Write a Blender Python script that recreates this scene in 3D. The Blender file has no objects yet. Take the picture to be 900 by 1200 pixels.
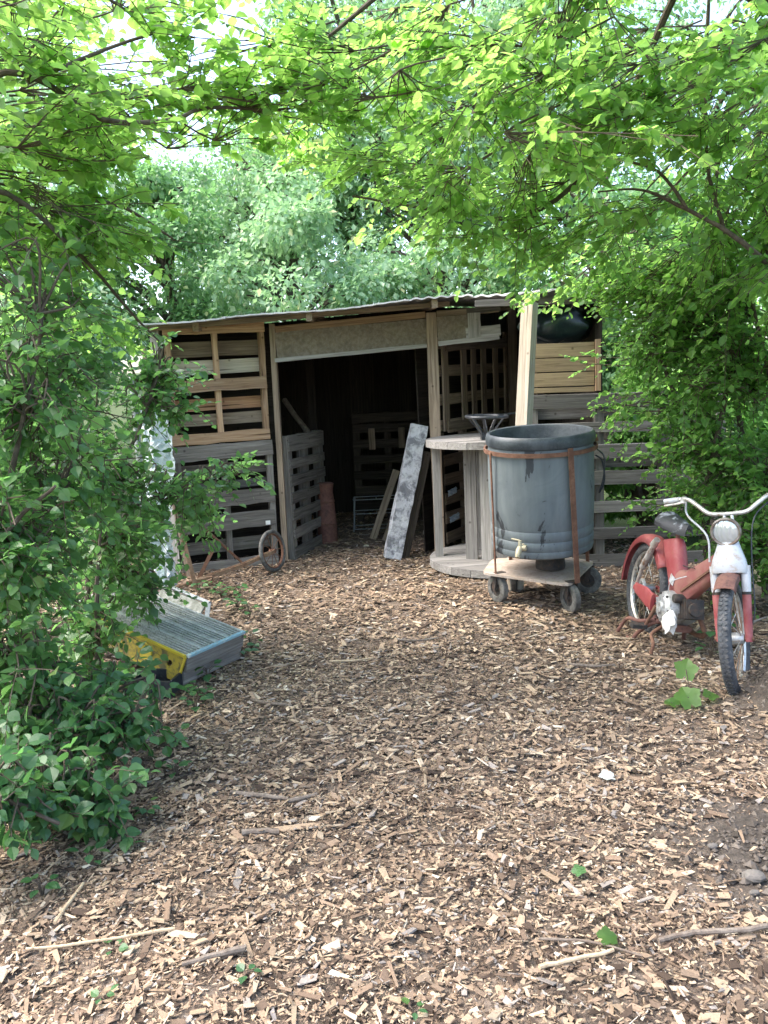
import bpy, math, random
import numpy as np
from mathutils import Vector, Matrix

R = math.radians
scene = bpy.context.scene
col = scene.collection
random.seed(7)
rng = np.random.default_rng(11)

# ------------------------------------------------------------------ camera
CAM_H, PITCH, ROLL, FPX = 1.55, math.atan(145 / 930), R(2.6), 930.0
cam_d = bpy.data.cameras.new('camera')
cam = bpy.data.objects.new('camera', cam_d)
col.objects.link(cam)
cam_d.sensor_fit = 'VERTICAL'
cam_d.sensor_height = 24.0
cam_d.lens = 24.0 * FPX / 1200.0
cam_d.clip_start, cam_d.clip_end = 0.05, 2000
fw = Vector((0, math.cos(PITCH), -math.sin(PITCH)))
up0 = Vector((0, math.sin(PITCH), math.cos(PITCH)))
rt0 = Vector((1, 0, 0))
rt = rt0 * math.cos(ROLL) - up0 * math.sin(ROLL)
up = up0 * math.cos(ROLL) + rt0 * math.sin(ROLL)
cam.matrix_world = Matrix((
    (rt.x, up.x, -fw.x, 0), (rt.y, up.y, -fw.y, 0), (rt.z, up.z, -fw.z, CAM_H), (0, 0, 0, 1)))
scene.camera = cam

# ------------------------------------------------------------------ light
SUN_TO = Vector((-0.60, 0.02, 0.85)).normalized()
world = bpy.data.worlds.new('World')
scene.world = world
world.use_nodes = True
wn = world.node_tree
sky = wn.nodes.new('ShaderNodeTexSky')
sky.sky_type = 'NISHITA'
sky.sun_disc = False
sky.sun_elevation = math.asin(SUN_TO.z)
sky.sun_rotation = math.atan2(SUN_TO.x, SUN_TO.y)
sky.air_density, sky.dust_density, sky.ozone_density = 1.0, 3.5, 1.0
bg = wn.nodes['Background']
wn.links.new(sky.outputs[0], bg.inputs[0])
bg.inputs[1].default_value = 0.15
sun_d = bpy.data.lights.new('sun', 'SUN')
sun_d.energy = 1.5
sun_d.angle = R(60)
sun_d.color = (1.0, 0.97, 0.94)
sun = bpy.data.objects.new('sun', sun_d)
sun.rotation_euler = SUN_TO.to_track_quat('Z', 'Y').to_euler()
sun.location = (-6, -2, 9)
col.objects.link(sun)
vs = scene.view_settings
vs.view_transform = 'Standard'
vs.look = 'None'
vs.exposure = 2.35
vs.gamma = 1.0
cy = scene.cycles
cy.max_bounces = 9
cy.diffuse_bounces = 5
cy.glossy_bounces = 3
cy.transmission_bounces = 6
cy.use_denoising = True
cy.sample_clamp_indirect = 6.0

# ------------------------------------------------------------------ materials
MATS = {}


def newmat(name):
    m = bpy.data.materials.new(name)
    m.use_nodes = True
    MATS[name] = m
    nt = m.node_tree
    return m, nt, nt.nodes['Principled BSDF']


def N(nt, t, **kw):
    n = nt.nodes.new(t)
    for k, v in kw.items():
        if k.startswith('i_'):
            key = k[2:]
            n.inputs[int(key) if key.isdigit() else key.replace('_', ' ')].default_value = v
        else:
            setattr(n, k, v)
    return n


def ramp(nt, stops):
    r = nt.nodes.new('ShaderNodeValToRGB')
    e = r.color_ramp.elements
    while len(e) < len(stops):
        e.new(0.5)
    for k, (p, c) in enumerate(stops):
        e[k].position = p
        e[k].color = (*c, 1)
    return r


def rand_value(nt, colsock, lo=0.65, hi=1.3):
    oi = N(nt, 'ShaderNodeObjectInfo')
    mr = N(nt, 'ShaderNodeMapRange', i_3=lo, i_4=hi)
    nt.links.new(oi.outputs['Random'], mr.inputs[0])
    hs = N(nt, 'ShaderNodeHueSaturation')
    nt.links.new(mr.outputs[0], hs.inputs['Value'])
    nt.links.new(colsock, hs.inputs['Color'])
    return hs.outputs['Color'], oi.outputs['Random']


def wood(name, dark, mid, light, grey=(0.2, 0.19, 0.18), greyamt=0.3, rough=0.85):
    m, nt, p = newmat(name)
    L = nt.links.new
    tc = N(nt, 'ShaderNodeTexCoord')
    oi = N(nt, 'ShaderNodeObjectInfo')
    off = N(nt, 'ShaderNodeVectorMath', operation='ADD')
    sc = N(nt, 'ShaderNodeMath', operation='MULTIPLY', i_1=37.0)
    L(oi.outputs['Random'], sc.inputs[0])
    L(tc.outputs['Object'], off.inputs[0])
    L(sc.outputs[0], off.inputs[1])
    mp = N(nt, 'ShaderNodeMapping')
    mp.inputs['Scale'].default_value = (2.2, 55, 55)
    L(off.outputs[0], mp.inputs[0])
    g = N(nt, 'ShaderNodeTexNoise', i_Scale=1.0, i_Detail=6.0, i_Roughness=0.65, i_Distortion=0.9)
    L(mp.outputs[0], g.inputs['Vector'])
    r = ramp(nt, [(0.3, dark), (0.5, mid), (0.72, light)])
    L(g.outputs[0], r.inputs[0])
    b = N(nt, 'ShaderNodeTexNoise', i_Scale=5.5, i_Detail=5.0, i_Roughness=0.7)
    L(off.outputs[0], b.inputs['Vector'])
    br = ramp(nt, [(0.42, (0, 0, 0)), (0.68, (1, 1, 1))])
    L(b.outputs[0], br.inputs[0])
    ma = N(nt, 'ShaderNodeMath', operation='MULTIPLY', i_1=greyamt)
    L(br.outputs[0], ma.inputs[0])
    mx = N(nt, 'ShaderNodeMixRGB')
    L(ma.outputs[0], mx.inputs[0])
    L(r.outputs[0], mx.inputs[1])
    mx.inputs[2].default_value = (*grey, 1)
    # nail stains and knots
    v = N(nt, 'ShaderNodeTexVoronoi', i_Scale=9.0)
    L(off.outputs[0], v.inputs['Vector'])
    vr = ramp(nt, [(0.05, (0.25, 0.22, 0.2)), (0.13, (1, 1, 1))])
    L(v.outputs['Distance'], vr.inputs[0])
    m2 = N(nt, 'ShaderNodeMixRGB', blend_type='MULTIPLY', i_0=0.7)
    L(mx.outputs[0], m2.inputs[1])
    L(vr.outputs[0], m2.inputs[2])
    mp3 = N(nt, 'ShaderNodeMapping')
    mp3.inputs['Scale'].default_value = (1.3, 34, 34)
    L(off.outputs[0], mp3.inputs[0])
    ck = N(nt, 'ShaderNodeTexNoise', i_Scale=1.0, i_Detail=2.0, i_Distortion=0.3)
    L(mp3.outputs[0], ck.inputs['Vector'])
    ckr = ramp(nt, [(0.27, (0.22, 0.2, 0.18)), (0.315, (1, 1, 1))])
    L(ck.outputs[0], ckr.inputs[0])
    m4 = N(nt, 'ShaderNodeMixRGB', blend_type='MULTIPLY', i_0=0.85)
    L(m2.outputs[0], m4.inputs[1])
    L(ckr.outputs[0], m4.inputs[2])
    m2 = m4
    c, _ = rand_value(nt, m2.outputs[0])
    L(c, p.inputs['Base Color'])
    p.inputs['Roughness'].default_value = rough
    p.inputs['Specular IOR Level'].default_value = 0.25
    bp = N(nt, 'ShaderNodeBump', i_Strength=0.5, i_Distance=0.004)
    L(g.outputs[0], bp.inputs['Height'])
    L(bp.outputs[0], p.inputs['Normal'])
    return m


def patchy(name, a, b, scale=6.0, lo=0.4, hi=0.62, rough=0.7, metal=0.0, c=None, bump=0.3, spec=0.4, scale2=40.0, dist=0.003):
    """two-colour worn surface with a third fine speckle"""
    m, nt, p = newmat(name)
    L = nt.links.new
    tc = N(nt, 'ShaderNodeTexCoord')
    n1 = N(nt, 'ShaderNodeTexNoise', i_Scale=scale, i_Detail=7.0, i_Roughness=0.68, i_Distortion=0.4)
    L(tc.outputs['Object'], n1.inputs['Vector'])
    r1 = ramp(nt, [(lo, a), (hi, b)])
    L(n1.outputs[0], r1.inputs[0])
    n2 = N(nt, 'ShaderNodeTexNoise', i_Scale=scale2, i_Detail=4.0, i_Roughness=0.7)
    L(tc.outputs['Object'], n2.inputs['Vector'])
    r2 = ramp(nt, [(0.52, (0, 0, 0)), (0.68, (1, 1, 1))])
    L(n2.outputs[0], r2.inputs[0])
    mx = N(nt, 'ShaderNodeMixRGB')
    ml = N(nt, 'ShaderNodeMath', operation='MULTIPLY', i_1=0.75)
    L(r2.outputs[0], ml.inputs[0])
    L(ml.outputs[0], mx.inputs[0])
    L(r1.outputs[0], mx.inputs[1])
    cc = c if c else tuple(0.6 * x for x in a)
    mx.inputs[2].default_value = (*cc, 1)
    L(mx.outputs[0], p.inputs['Base Color'])
    p.inputs['Roughness'].default_value = rough
    p.inputs['Metallic'].default_value = metal
    p.inputs['Specular IOR Level'].default_value = spec
    bp = N(nt, 'ShaderNodeBump', i_Strength=bump, i_Distance=dist)
    L(n2.outputs[0], bp.inputs['Height'])
    L(bp.outputs[0], p.inputs['Normal'])
    return m


def leafmat(name, a, b, trans, tfac=0.45, rough=0.42, spec=0.5):
    m, nt, p = newmat(name)
    L = nt.links.new
    at = N(nt, 'ShaderNodeAttribute', attribute_name='lv')
    oi = N(nt, 'ShaderNodeObjectInfo')
    ad = N(nt, 'ShaderNodeMath', operation='ADD')
    L(at.outputs['Fac'], ad.inputs[0])
    L(oi.outputs['Random'], ad.inputs[1])
    fr = N(nt, 'ShaderNodeMath', operation='FRACT')
    L(ad.outputs[0], fr.inputs[0])
    mid = tuple((x + y) / 2 for x, y in zip(a, b))
    r = ramp(nt, [(0.0, a), (0.5, mid), (0.93, b), (1.0, (b[0] * 1.8, b[1] * 1.2, b[2]))])
    L(fr.outputs[0], r.inputs[0])
    tc = N(nt, 'ShaderNodeTexCoord')
    nz = N(nt, 'ShaderNodeTexNoise', i_Scale=45.0, i_Detail=2.0)
    L(tc.outputs['Object'], nz.inputs['Vector'])
    mr = N(nt, 'ShaderNodeMapRange', i_3=0.8, i_4=1.2)
    L(nz.outputs[0], mr.inputs[0])
    hs = N(nt, 'ShaderNodeHueSaturation')
    L(mr.outputs[0], hs.inputs['Value'])
    L(r.outputs[0], hs.inputs['Color'])
    L(hs.outputs[0], p.inputs['Base Color'])
    p.inputs['Roughness'].default_value = rough
    p.inputs['Specular IOR Level'].default_value = spec
    t = N(nt, 'ShaderNodeBsdfTranslucent')
    hs2 = N(nt, 'ShaderNodeHueSaturation')
    hs2.inputs['Color'].default_value = (*trans, 1)
    mr2 = N(nt, 'ShaderNodeMapRange', i_3=0.75, i_4=1.2)
    L(fr.outputs[0], mr2.inputs[0])
    L(mr2.outputs[0], hs2.inputs['Value'])
    L(hs2.outputs[0], t.inputs[0])
    ms = N(nt, 'ShaderNodeMixShader', i_0=tfac)
    L(p.outputs[0], ms.inputs[1])
    L(t.outputs[0], ms.inputs[2])
    L(ms.outputs[0], nt.nodes['Material Output'].inputs[0])
    return m


wood('wood_grey', (0.075, 0.067, 0.058), (0.165, 0.15, 0.133), (0.28, 0.26, 0.235), (0.12, 0.115, 0.11), 0.4)
wood('wood_brown', (0.12, 0.085, 0.058), (0.25, 0.19, 0.135), (0.38, 0.30, 0.22), (0.2, 0.16, 0.13), 0.35)
wood('wood_warm', (0.19, 0.105, 0.06), (0.36, 0.23, 0.135), (0.5, 0.355, 0.235), (0.3, 0.23, 0.18), 0.25)
wood('wood_pale', (0.27, 0.225, 0.175), (0.42, 0.365, 0.295), (0.55, 0.49, 0.41), (0.36, 0.31, 0.25), 0.3)
wood('wood_new', (0.13, 0.095, 0.055), (0.225, 0.165, 0.095), (0.31, 0.235, 0.14), (0.3, 0.22, 0.12), 0.3)
wood('wood_silver', (0.15, 0.14, 0.128), (0.28, 0.265, 0.245), (0.42, 0.40, 0.375), (0.27, 0.26, 0.25), 0.4)
wood('wood_orange', (0.2, 0.10, 0.055), (0.36, 0.20, 0.115), (0.47, 0.29, 0.18), (0.25, 0.18, 0.13), 0.3)
wood('wood_shaded', (0.018, 0.014, 0.011), (0.04, 0.032, 0.024), (0.075, 0.058, 0.043), (0.035, 0.03, 0.026), 0.4)  # wood darkened in colour to carry the shade inside the shed
patchy('osb', (0.155, 0.128, 0.1), (0.25, 0.212, 0.172), 28, 0.38, 0.62, 0.9, 0, (0.2, 0.15, 0.1), 0.5, 0.2, 60)
patchy('roof_metal', (0.42, 0.42, 0.41), (0.6, 0.6, 0.59), 5, 0.4, 0.65, 0.75, 0.0, (0.28, 0.26, 0.24), 0.2)
patchy('rust', (0.12, 0.06, 0.04), (0.21, 0.11, 0.07), 14, 0.38, 0.62, 0.85, 0, (0.10, 0.05, 0.035), 0.5, 0.3, 70)
patchy('rust_pale', (0.20, 0.115, 0.07), (0.30, 0.21, 0.135), 12, 0.4, 0.62, 0.85, 0, (0.11, 0.06, 0.04), 0.4, 0.3, 60)
patchy('rusty_red', (0.12, 0.055, 0.045), (0.2, 0.095, 0.07), 8, 0.4, 0.6, 0.8, 0, (0.07, 0.04, 0.035))
patchy('red_paint', (0.27, 0.05, 0.055), (0.36, 0.125, 0.12), 9, 0.42, 0.68, 0.5, 0, (0.28, 0.085, 0.06), 0.15, 0.4, 30)
patchy('faded_red', (0.26, 0.085, 0.08), (0.28, 0.13, 0.105), 11, 0.4, 0.6, 0.65, 0, (0.24, 0.11, 0.07), 0.2)
patchy('white_paint', (0.50, 0.51, 0.53), (0.42, 0.43, 0.43), 12, 0.45, 0.7, 0.4, 0, (0.36, 0.26, 0.18), 0.15, 0.5, 28)
patchy('chrome_dull', (0.62, 0.6, 0.56), (0.5, 0.47, 0.42), 20, 0.45, 0.65, 0.35, 0.6, (0.3, 0.2, 0.13), 0.15, 0.5, 40)
patchy('worn_chrome', (0.42, 0.40, 0.37), (0.2, 0.11, 0.07), 18, 0.5, 0.6, 0.45, 0.3, (0.3, 0.27, 0.24), 0.2, 0.5, 40)
patchy('lamp_rim', (0.26, 0.23, 0.2), (0.15, 0.1, 0.07), 20, 0.45, 0.6, 0.5, 0.4, (0.1, 0.07, 0.05))
patchy('engine_alloy', (0.34, 0.34, 0.33), (0.5, 0.5, 0.49), 16, 0.4, 0.62, 0.5, 0.5, (0.16, 0.14, 0.12), 0.4)
patchy('tyre_rubber', (0.045, 0.047, 0.05), (0.10, 0.105, 0.11), 13, 0.42, 0.66, 0.8, 0, (0.17, 0.16, 0.15), 0.4)
patchy('wheel_rubber', (0.07, 0.068, 0.062), (0.17, 0.165, 0.15), 16, 0.4, 0.62, 0.85, 0, (0.07, 0.065, 0.06), 0.4)
patchy('dark_metal', (0.035, 0.035, 0.035), (0.08, 0.065, 0.055), 14, 0.42, 0.65, 0.7, 0.2, (0.12, 0.07, 0.045))
patchy('galvanised', (0.24, 0.26, 0.27), (0.36, 0.385, 0.39), 10, 0.4, 0.65, 0.6, 0.2, (0.17, 0.18, 0.17), 0.25)
patchy('alloy_deck', (0.36, 0.38, 0.36), (0.52, 0.54, 0.52), 12, 0.4, 0.65, 0.55, 0.2, (0.2, 0.22, 0.16), 0.3)
patchy('mottled_grey', (0.14, 0.145, 0.115), (0.3, 0.3, 0.27), 14, 0.4, 0.62, 0.9, 0, (0.1, 0.11, 0.07), 0.4)  # mottled greenish grey, darker than the deck ribs
patchy('yellow_paint', (0.40, 0.31, 0.04), (0.13, 0.12, 0.05), 15, 0.46, 0.56, 0.6, 0, (0.10, 0.095, 0.05), 0.4, 0.4, 26)
patchy('yellow_edge', (0.5, 0.39, 0.03), (0.42, 0.32, 0.04), 10, 0.45, 0.7, 0.6, 0, (0.4, 0.32, 0.06), 0.2)
patchy('blue_edge', (0.25, 0.42, 0.48), (0.5, 0.56, 0.56), 9, 0.45, 0.6, 0.6, 0, (0.32, 0.34, 0.32), 0.2)
patchy('plate_dust', (0.36, 0.29, 0.23), (0.47, 0.4, 0.34), 6, 0.4, 0.65, 0.9, 0, (0.24, 0.17, 0.13), 0.4)
patchy('plaster', (0.17, 0.175, 0.19), (0.48, 0.49, 0.51), 7, 0.42, 0.52, 0.9, 0, (0.22, 0.22, 0.23), 0.9, 0.2, 22, 0.01)
patchy('concrete_side', (0.16, 0.13, 0.11), (0.24, 0.2, 0.17), 10, 0.4, 0.6, 0.95, 0, (0.1, 0.08, 0.07), 0.5)
patchy('black_plastic', (0.018, 0.022, 0.028), (0.05, 0.055, 0.06), 12, 0.45, 0.7, 0.4, 0, (0.08, 0.08, 0.08), 0.1)
patchy('barrel_rim', (0.03, 0.037, 0.044), (0.07, 0.083, 0.093), 9, 0.42, 0.66, 0.45, 0, (0.07, 0.08, 0.09), 0.1)
patchy('black_bag', (0.012, 0.022, 0.028), (0.02, 0.035, 0.043), 8, 0.45, 0.7, 0.28, 0, (0.03, 0.045, 0.05), 0.1, 0.6)
patchy('white_rag', (0.78, 0.76, 0.72), (0.66, 0.63, 0.58), 18, 0.45, 0.7, 0.95, 0, (0.5, 0.46, 0.4), 0.4)
patchy('brass', (0.42, 0.37, 0.25), (0.52, 0.47, 0.34), 20, 0.45, 0.7, 0.55, 0.2, (0.28, 0.24, 0.16), 0.2)
patchy('bark', (0.07, 0.052, 0.04), (0.14, 0.11, 0.085), 22, 0.4, 0.64, 0.95, 0, (0.05, 0.045, 0.03), 0.6)
patchy('twig_bark', (0.075, 0.055, 0.04), (0.13, 0.10, 0.07), 20, 0.4, 0.64, 0.9, 0, (0.05, 0.04, 0.03), 0.3)
patchy('dead_wood', (0.14, 0.105, 0.08), (0.24, 0.2, 0.16), 20, 0.4, 0.64, 0.95, 0, (0.09, 0.07, 0.055), 0.6)
patchy('pale_stick', (0.4, 0.3, 0.19), (0.55, 0.43, 0.28), 20, 0.4, 0.64, 0.9, 0, (0.3, 0.2, 0.12), 0.5)
patchy('stone', (0.10, 0.09, 0.08), (0.17, 0.15, 0.13), 14, 0.4, 0.64, 0.95, 0, (0.15, 0.13, 0.11), 0.6)
patchy('worn_saddle', (0.03, 0.03, 0.034), (0.30, 0.31, 0.34), 7, 0.55, 0.63, 0.55, 0, (0.03, 0.03, 0.03), 0.2)
patchy('paper', (0.78, 0.78, 0.76), (0.7, 0.7, 0.68), 10, 0.4, 0.7, 0.9)
patchy('pale_leaf', (0.36, 0.37, 0.33), (0.45, 0.45, 0.4), 20, 0.4, 0.7, 0.9)
patchy('pale_blue_plastic', (0.42, 0.52, 0.62), (0.58, 0.66, 0.72), 14, 0.4, 0.7, 0.5, 0, (0.3, 0.38, 0.45))

# clear crumpled plastic
m, nt, p = newmat('clear_plastic')
p.inputs['Base Color'].default_value = (0.74, 0.8, 0.82, 1)
p.inputs['Roughness'].default_value = 0.35
t = N(nt, 'ShaderNodeBsdfTranslucent')
t.inputs[0].default_value = (0.7, 0.78, 0.8, 1)
ms = N(nt, 'ShaderNodeMixShader', i_0=0.45)
nt.links.new(p.outputs[0], ms.inputs[1])
nt.links.new(t.outputs[0], ms.inputs[2])
nt.links.new(ms.outputs[0], nt.nodes['Material Output'].inputs[0])

# lamp glass
m, nt, p = newmat('lamp_glass')
p.inputs['Base Color'].default_value = (0.55, 0.58, 0.58, 1)
p.inputs['Roughness'].default_value = 0.12
p.inputs['Metallic'].default_value = 0.45
tc = N(nt, 'ShaderNodeTexCoord')
wv = N(nt, 'ShaderNodeTexWave', i_Scale=22.0, i_Distortion=1.5)
nt.links.new(tc.outputs['Object'], wv.inputs[0])
bp = N(nt, 'ShaderNodeBump', i_Strength=0.5, i_Distance=0.004)
nt.links.new(wv.outputs['Fac'], bp.inputs['Height'])
nt.links.new(bp.outputs[0], p.inputs['Normal'])

# barrel: dusty blue-grey plastic, dust rubbed off in dark streaks
m, nt, p = newmat('barrel_plastic')
L = nt.links.new
tc = N(nt, 'ShaderNodeTexCoord')
mp = N(nt, 'ShaderNodeMapping')
mp.inputs['Scale'].default_value = (1, 1, 0.75)
L(tc.outputs['Object'], mp.inputs[0])
n1 = N(nt, 'ShaderNodeTexNoise', i_Scale=4.2, i_Detail=9.0, i_Roughness=0.6, i_Distortion=1.1)
L(mp.outputs[0], n1.inputs['Vector'])
r1 = ramp(nt, [(0.372, (0.03, 0.036, 0.042)), (0.388, (0.115, 0.137, 0.148)), (0.6, (0.145, 0.170, 0.178)), (0.8, (0.105, 0.125, 0.14))])
L(n1.outputs[0], r1.inputs[0])
mp2 = N(nt, 'ShaderNodeMapping')
mp2.inputs['Scale'].default_value = (26, 26, 1.6)
L(tc.outputs['Object'], mp2.inputs[0])
n2 = N(nt, 'ShaderNodeTexNoise', i_Scale=1.0, i_Detail=4.0)
L(mp2.outputs[0], n2.inputs['Vector'])
mr = N(nt, 'ShaderNodeMapRange', i_3=0.72, i_4=1.22)
L(n2.outputs[0], mr.inputs[0])
hs = N(nt, 'ShaderNodeHueSaturation')
L(mr.outputs[0], hs.inputs['Value'])
L(r1.outputs[0], hs.inputs['Color'])
L(hs.outputs[0], p.inputs['Base Color'])
p.inputs['Roughness'].default_value = 0.6

# wood chips
m, nt, p = newmat('chips')
L = nt.links.new
at = N(nt, 'ShaderNodeAttribute', attribute_name='tint')
tc = N(nt, 'ShaderNodeTexCoord')
nz = N(nt, 'ShaderNodeTexNoise', i_Scale=160.0, i_Detail=3.0)
L(tc.outputs['Object'], nz.inputs['Vector'])
mr = N(nt, 'ShaderNodeMapRange', i_3=0.65, i_4=1.35)
L(nz.outputs[0], mr.inputs[0])
hs = N(nt, 'ShaderNodeHueSaturation')
L(mr.outputs[0], hs.inputs['Value'])
L(at.outputs['Color'], hs.inputs['Color'])
L(hs.outputs[0], p.inputs['Base Color'])
p.inputs['Roughness'].default_value = 0.9
p.inputs['Specular IOR Level'].default_value = 0.2

# earth under and beside the mulch
m, nt, p = newmat('earth')
tc = N(nt, 'ShaderNodeTexCoord')
n1 = N(nt, 'ShaderNodeTexNoise', i_Scale=70.0, i_Detail=8.0, i_Roughness=0.75)
L = nt.links.new
L(tc.outputs['Object'], n1.inputs['Vector'])
r1 = ramp(nt, [(0.36, (0.075, 0.057, 0.043)), (0.5, (0.18, 0.14, 0.108)), (0.68, (0.32, 0.255, 0.195))])
L(n1.outputs[0], r1.inputs[0])
n2 = N(nt, 'ShaderNodeTexNoise', i_Scale=1.6, i_Detail=4.0)
L(tc.outputs['Object'], n2.inputs['Vector'])
r2 = ramp(nt, [(0.4, (0.75, 0.75, 0.75)), (0.62, (1.15, 1.12, 1.1))])
L(n2.outputs[0], r2.inputs[0])
mm = N(nt, 'ShaderNodeMixRGB', blend_type='MULTIPLY', i_0=1.0)
L(r1.outputs[0], mm.inputs[1])
L(r2.outputs[0], mm.inputs[2])
sa = N(nt, 'ShaderNodeAttribute', attribute_name='soil')
n3 = N(nt, 'ShaderNodeTexNoise', i_Scale=24.0, i_Detail=8.0, i_Roughness=0.7)
L(tc.outputs['Object'], n3.inputs['Vector'])
r3 = ramp(nt, [(0.35, (0.055, 0.046, 0.038)), (0.65, (0.125, 0.103, 0.085))])
L(n3.outputs[0], r3.inputs[0])
m3 = N(nt, 'ShaderNodeMixRGB')
L(sa.outputs['Fac'], m3.inputs[0])
L(mm.outputs[0], m3.inputs[1])
L(r3.outputs[0], m3.inputs[2])
wa = N(nt, 'ShaderNodeAttribute', attribute_name='wild')
r4 = ramp(nt, [(0.36, (0.03, 0.04, 0.018)), (0.52, (0.06, 0.085, 0.03)), (0.68, (0.11, 0.12, 0.055))])
L(n1.outputs[0], r4.inputs[0])
m5 = N(nt, 'ShaderNodeMixRGB')
L(wa.outputs['Fac'], m5.inputs[0])
L(m3.outputs[0], m5.inputs[1])
L(r4.outputs[0], m5.inputs[2])
L(m5.outputs[0], p.inputs['Base Color'])
p.inputs['Roughness'].default_value = 0.95
p.inputs['Specular IOR Level'].default_value = 0.15
bp = N(nt, 'ShaderNodeBump', i_Strength=0.9, i_Distance=0.012)
L(n1.outputs[0], bp.inputs['Height'])
L(bp.outputs[0], p.inputs['Normal'])

leafmat('leaf_canopy', (0.055, 0.15, 0.045), (0.125, 0.235, 0.06), (0.42, 0.71, 0.15), 0.62)
leafmat('leaf_right', (0.06, 0.14, 0.035), (0.095, 0.19, 0.045), (0.36, 0.68, 0.15), 0.55)
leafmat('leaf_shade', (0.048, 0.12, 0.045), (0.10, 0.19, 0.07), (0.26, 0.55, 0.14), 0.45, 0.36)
leafmat('leaf_ground', (0.045, 0.12, 0.05), (0.07, 0.16, 0.05), (0.16, 0.4, 0.1), 0.35, 0.4)
leafmat('leaf_far', (0.18, 0.33, 0.17), (0.34, 0.47, 0.29), (0.38, 0.63, 0.28), 0.42, 0.4)  # leaves lightened to stand in for distant haze and sun
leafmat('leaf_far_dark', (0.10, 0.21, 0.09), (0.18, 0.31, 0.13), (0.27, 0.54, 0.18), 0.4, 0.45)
M = MATS

# ------------------------------------------------------------------ object helpers


def tag(o, label=None, cat=None, group=None, kind=None):
    if label: o['label'] = label
    if cat: o['category'] = cat
    if group: o['group'] = group
    if kind: o['kind'] = kind
    return o


def empty(name, loc, rz=0.0, label=None, cat=None, group=None):
    o = bpy.data.objects.new(name, None)
    o.empty_display_size = 0.1
    col.objects.link(o)
    o.location = loc
    o.rotation_euler = (0, 0, rz)
    o['_m'] = 0
    del o['_m']
    tag(o, label, cat, group)
    return o


def root_matrix(root):
    return Matrix.Translation(root.location) @ root.rotation_euler.to_matrix().to_4x4()


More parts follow.
